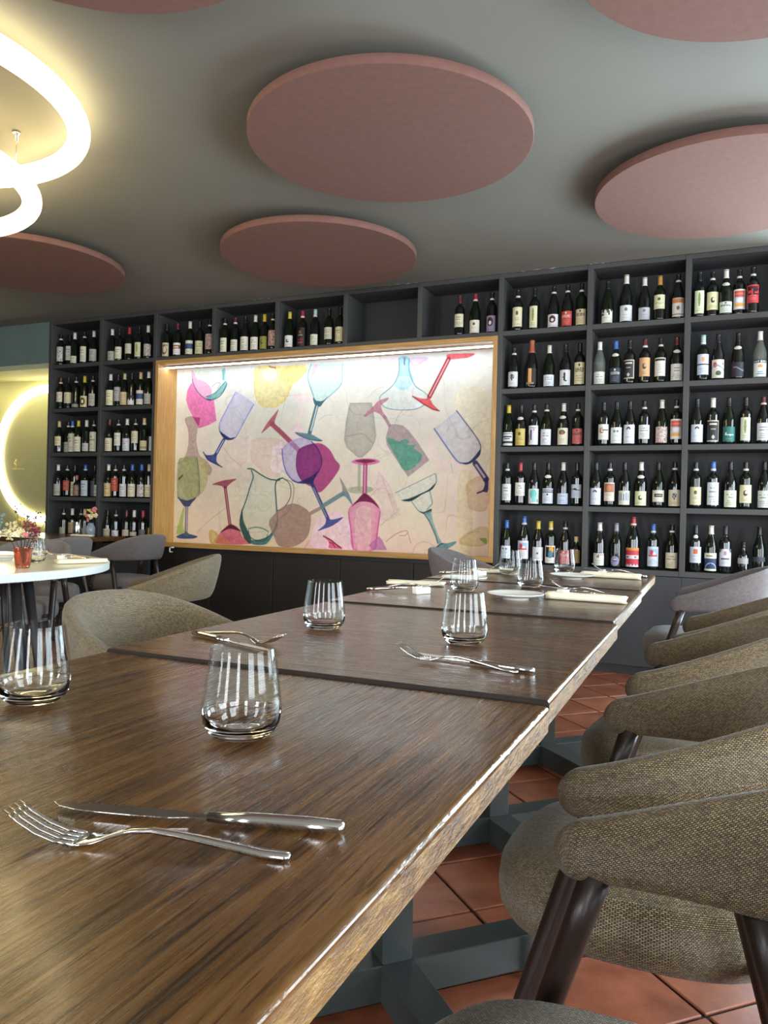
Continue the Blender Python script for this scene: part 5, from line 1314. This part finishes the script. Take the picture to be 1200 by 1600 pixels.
for k in range(9):
    dx, dy = cr_(rs.uniform(-.02, .06), rs.uniform(-.02, .03)); sp.append((dx, dy, rs.uniform(.12, .22), M_gleaf if k % 3 else M_cream, 14, .022, .008, 'leaf' if k % 3 else 'blossom'))
bunch(-2.80, 2.26, zt+.008, sp, 'grey-green eucalyptus sprigs at the left picture edge', rs)
# things on the far dark table
tz2 = TZ-.0045
def ondark(x, y): return (x, y, tz2)
mb = MB().lathe([(.001, 0), (.036, 0), (.038, .003), (.038, .115), (.036, .118)], 28)
tag(mb.build('steel_cup', M_chrome, None, ondark(-5.10, 4.99)), 'cylindrical steel beaker left of the small bouquet', 'beaker')
jar = [(.0005, 0), (.036, 0), (.038, .003), (.038, .075), (.034, .085), (.026, .092), (.026, .112), (.0245, .112), (.0245, .09), (.034, .075), (.034, .006), (.0005, .006)]
tag(MB().lathe(jar, 24, cap=False).build('glass_jar', mat('pale_blue_glass', (.75, .87, .95), .03, 0, Transmission_Weight=.8, IOR=1.35), None, ondark(-4.98, 5.02)), 'clear glass jar holding the small bouquet on the dark table', 'jar')
sp = []
for (a, b, h, m_, n, c_, br, nm) in ((.03, 0, .22, M_pink, 10, .018, .013, 'blossom'), (-.03, 0, .17, M_pink, 8, .014, .01, 'blossom'), (-.005, .01, .20, M_yell, 12, .018, .009, 'blossom'), (.0, 0, .155, M_cream, 16, .024, .009, 'blossom'), (.035, .01, .17, M_cream, 9, .015, .01, 'blossom'), (-.02, .01, .215, M_yell, 8, .014, .009, 'blossom'), (-.02, -.01, .13, M_pink, 6, .012, .009, 'blossom'), (-.02, .0, .19, M_dkl, 5, .01, .008, 'bud')):
    dx, dy = cr_(a, b); sp.append((dx, dy, h, m_, n, c_, br, nm))
bunch(-4.98, 5.02, tz2+.008, sp, 'small pink and cream bouquet in a glass jar', rs, .10, 'bouquet')
for (x, y, lab) in ((-5.35, 4.72, 'white plate on the dark table at far left, by the steel beaker'), (-5.9, 4.62, 'white plate on the dark table nearest the olive wall')):
    tag(child('side_plate', pme, None, (x, y, tz2)), lab, 'plate')
o = napkin(-4.93, 4.88, .1, .2, .06, .018, 'white napkin beside the glass jar on the dark table', 'napkins on the far dark table'); o.location.z = tz2
o = napkin(-5.6, 4.55, .1, .2, .06, .018, 'white napkin on the dark table left of the beaker', 'napkins on the far dark table'); o.location.z = tz2
o = child('tumbler', tme, None, (-5.75, 4.8, tz2)); tag(o, 'clear tumbler on the far-left dark table', 'glass')
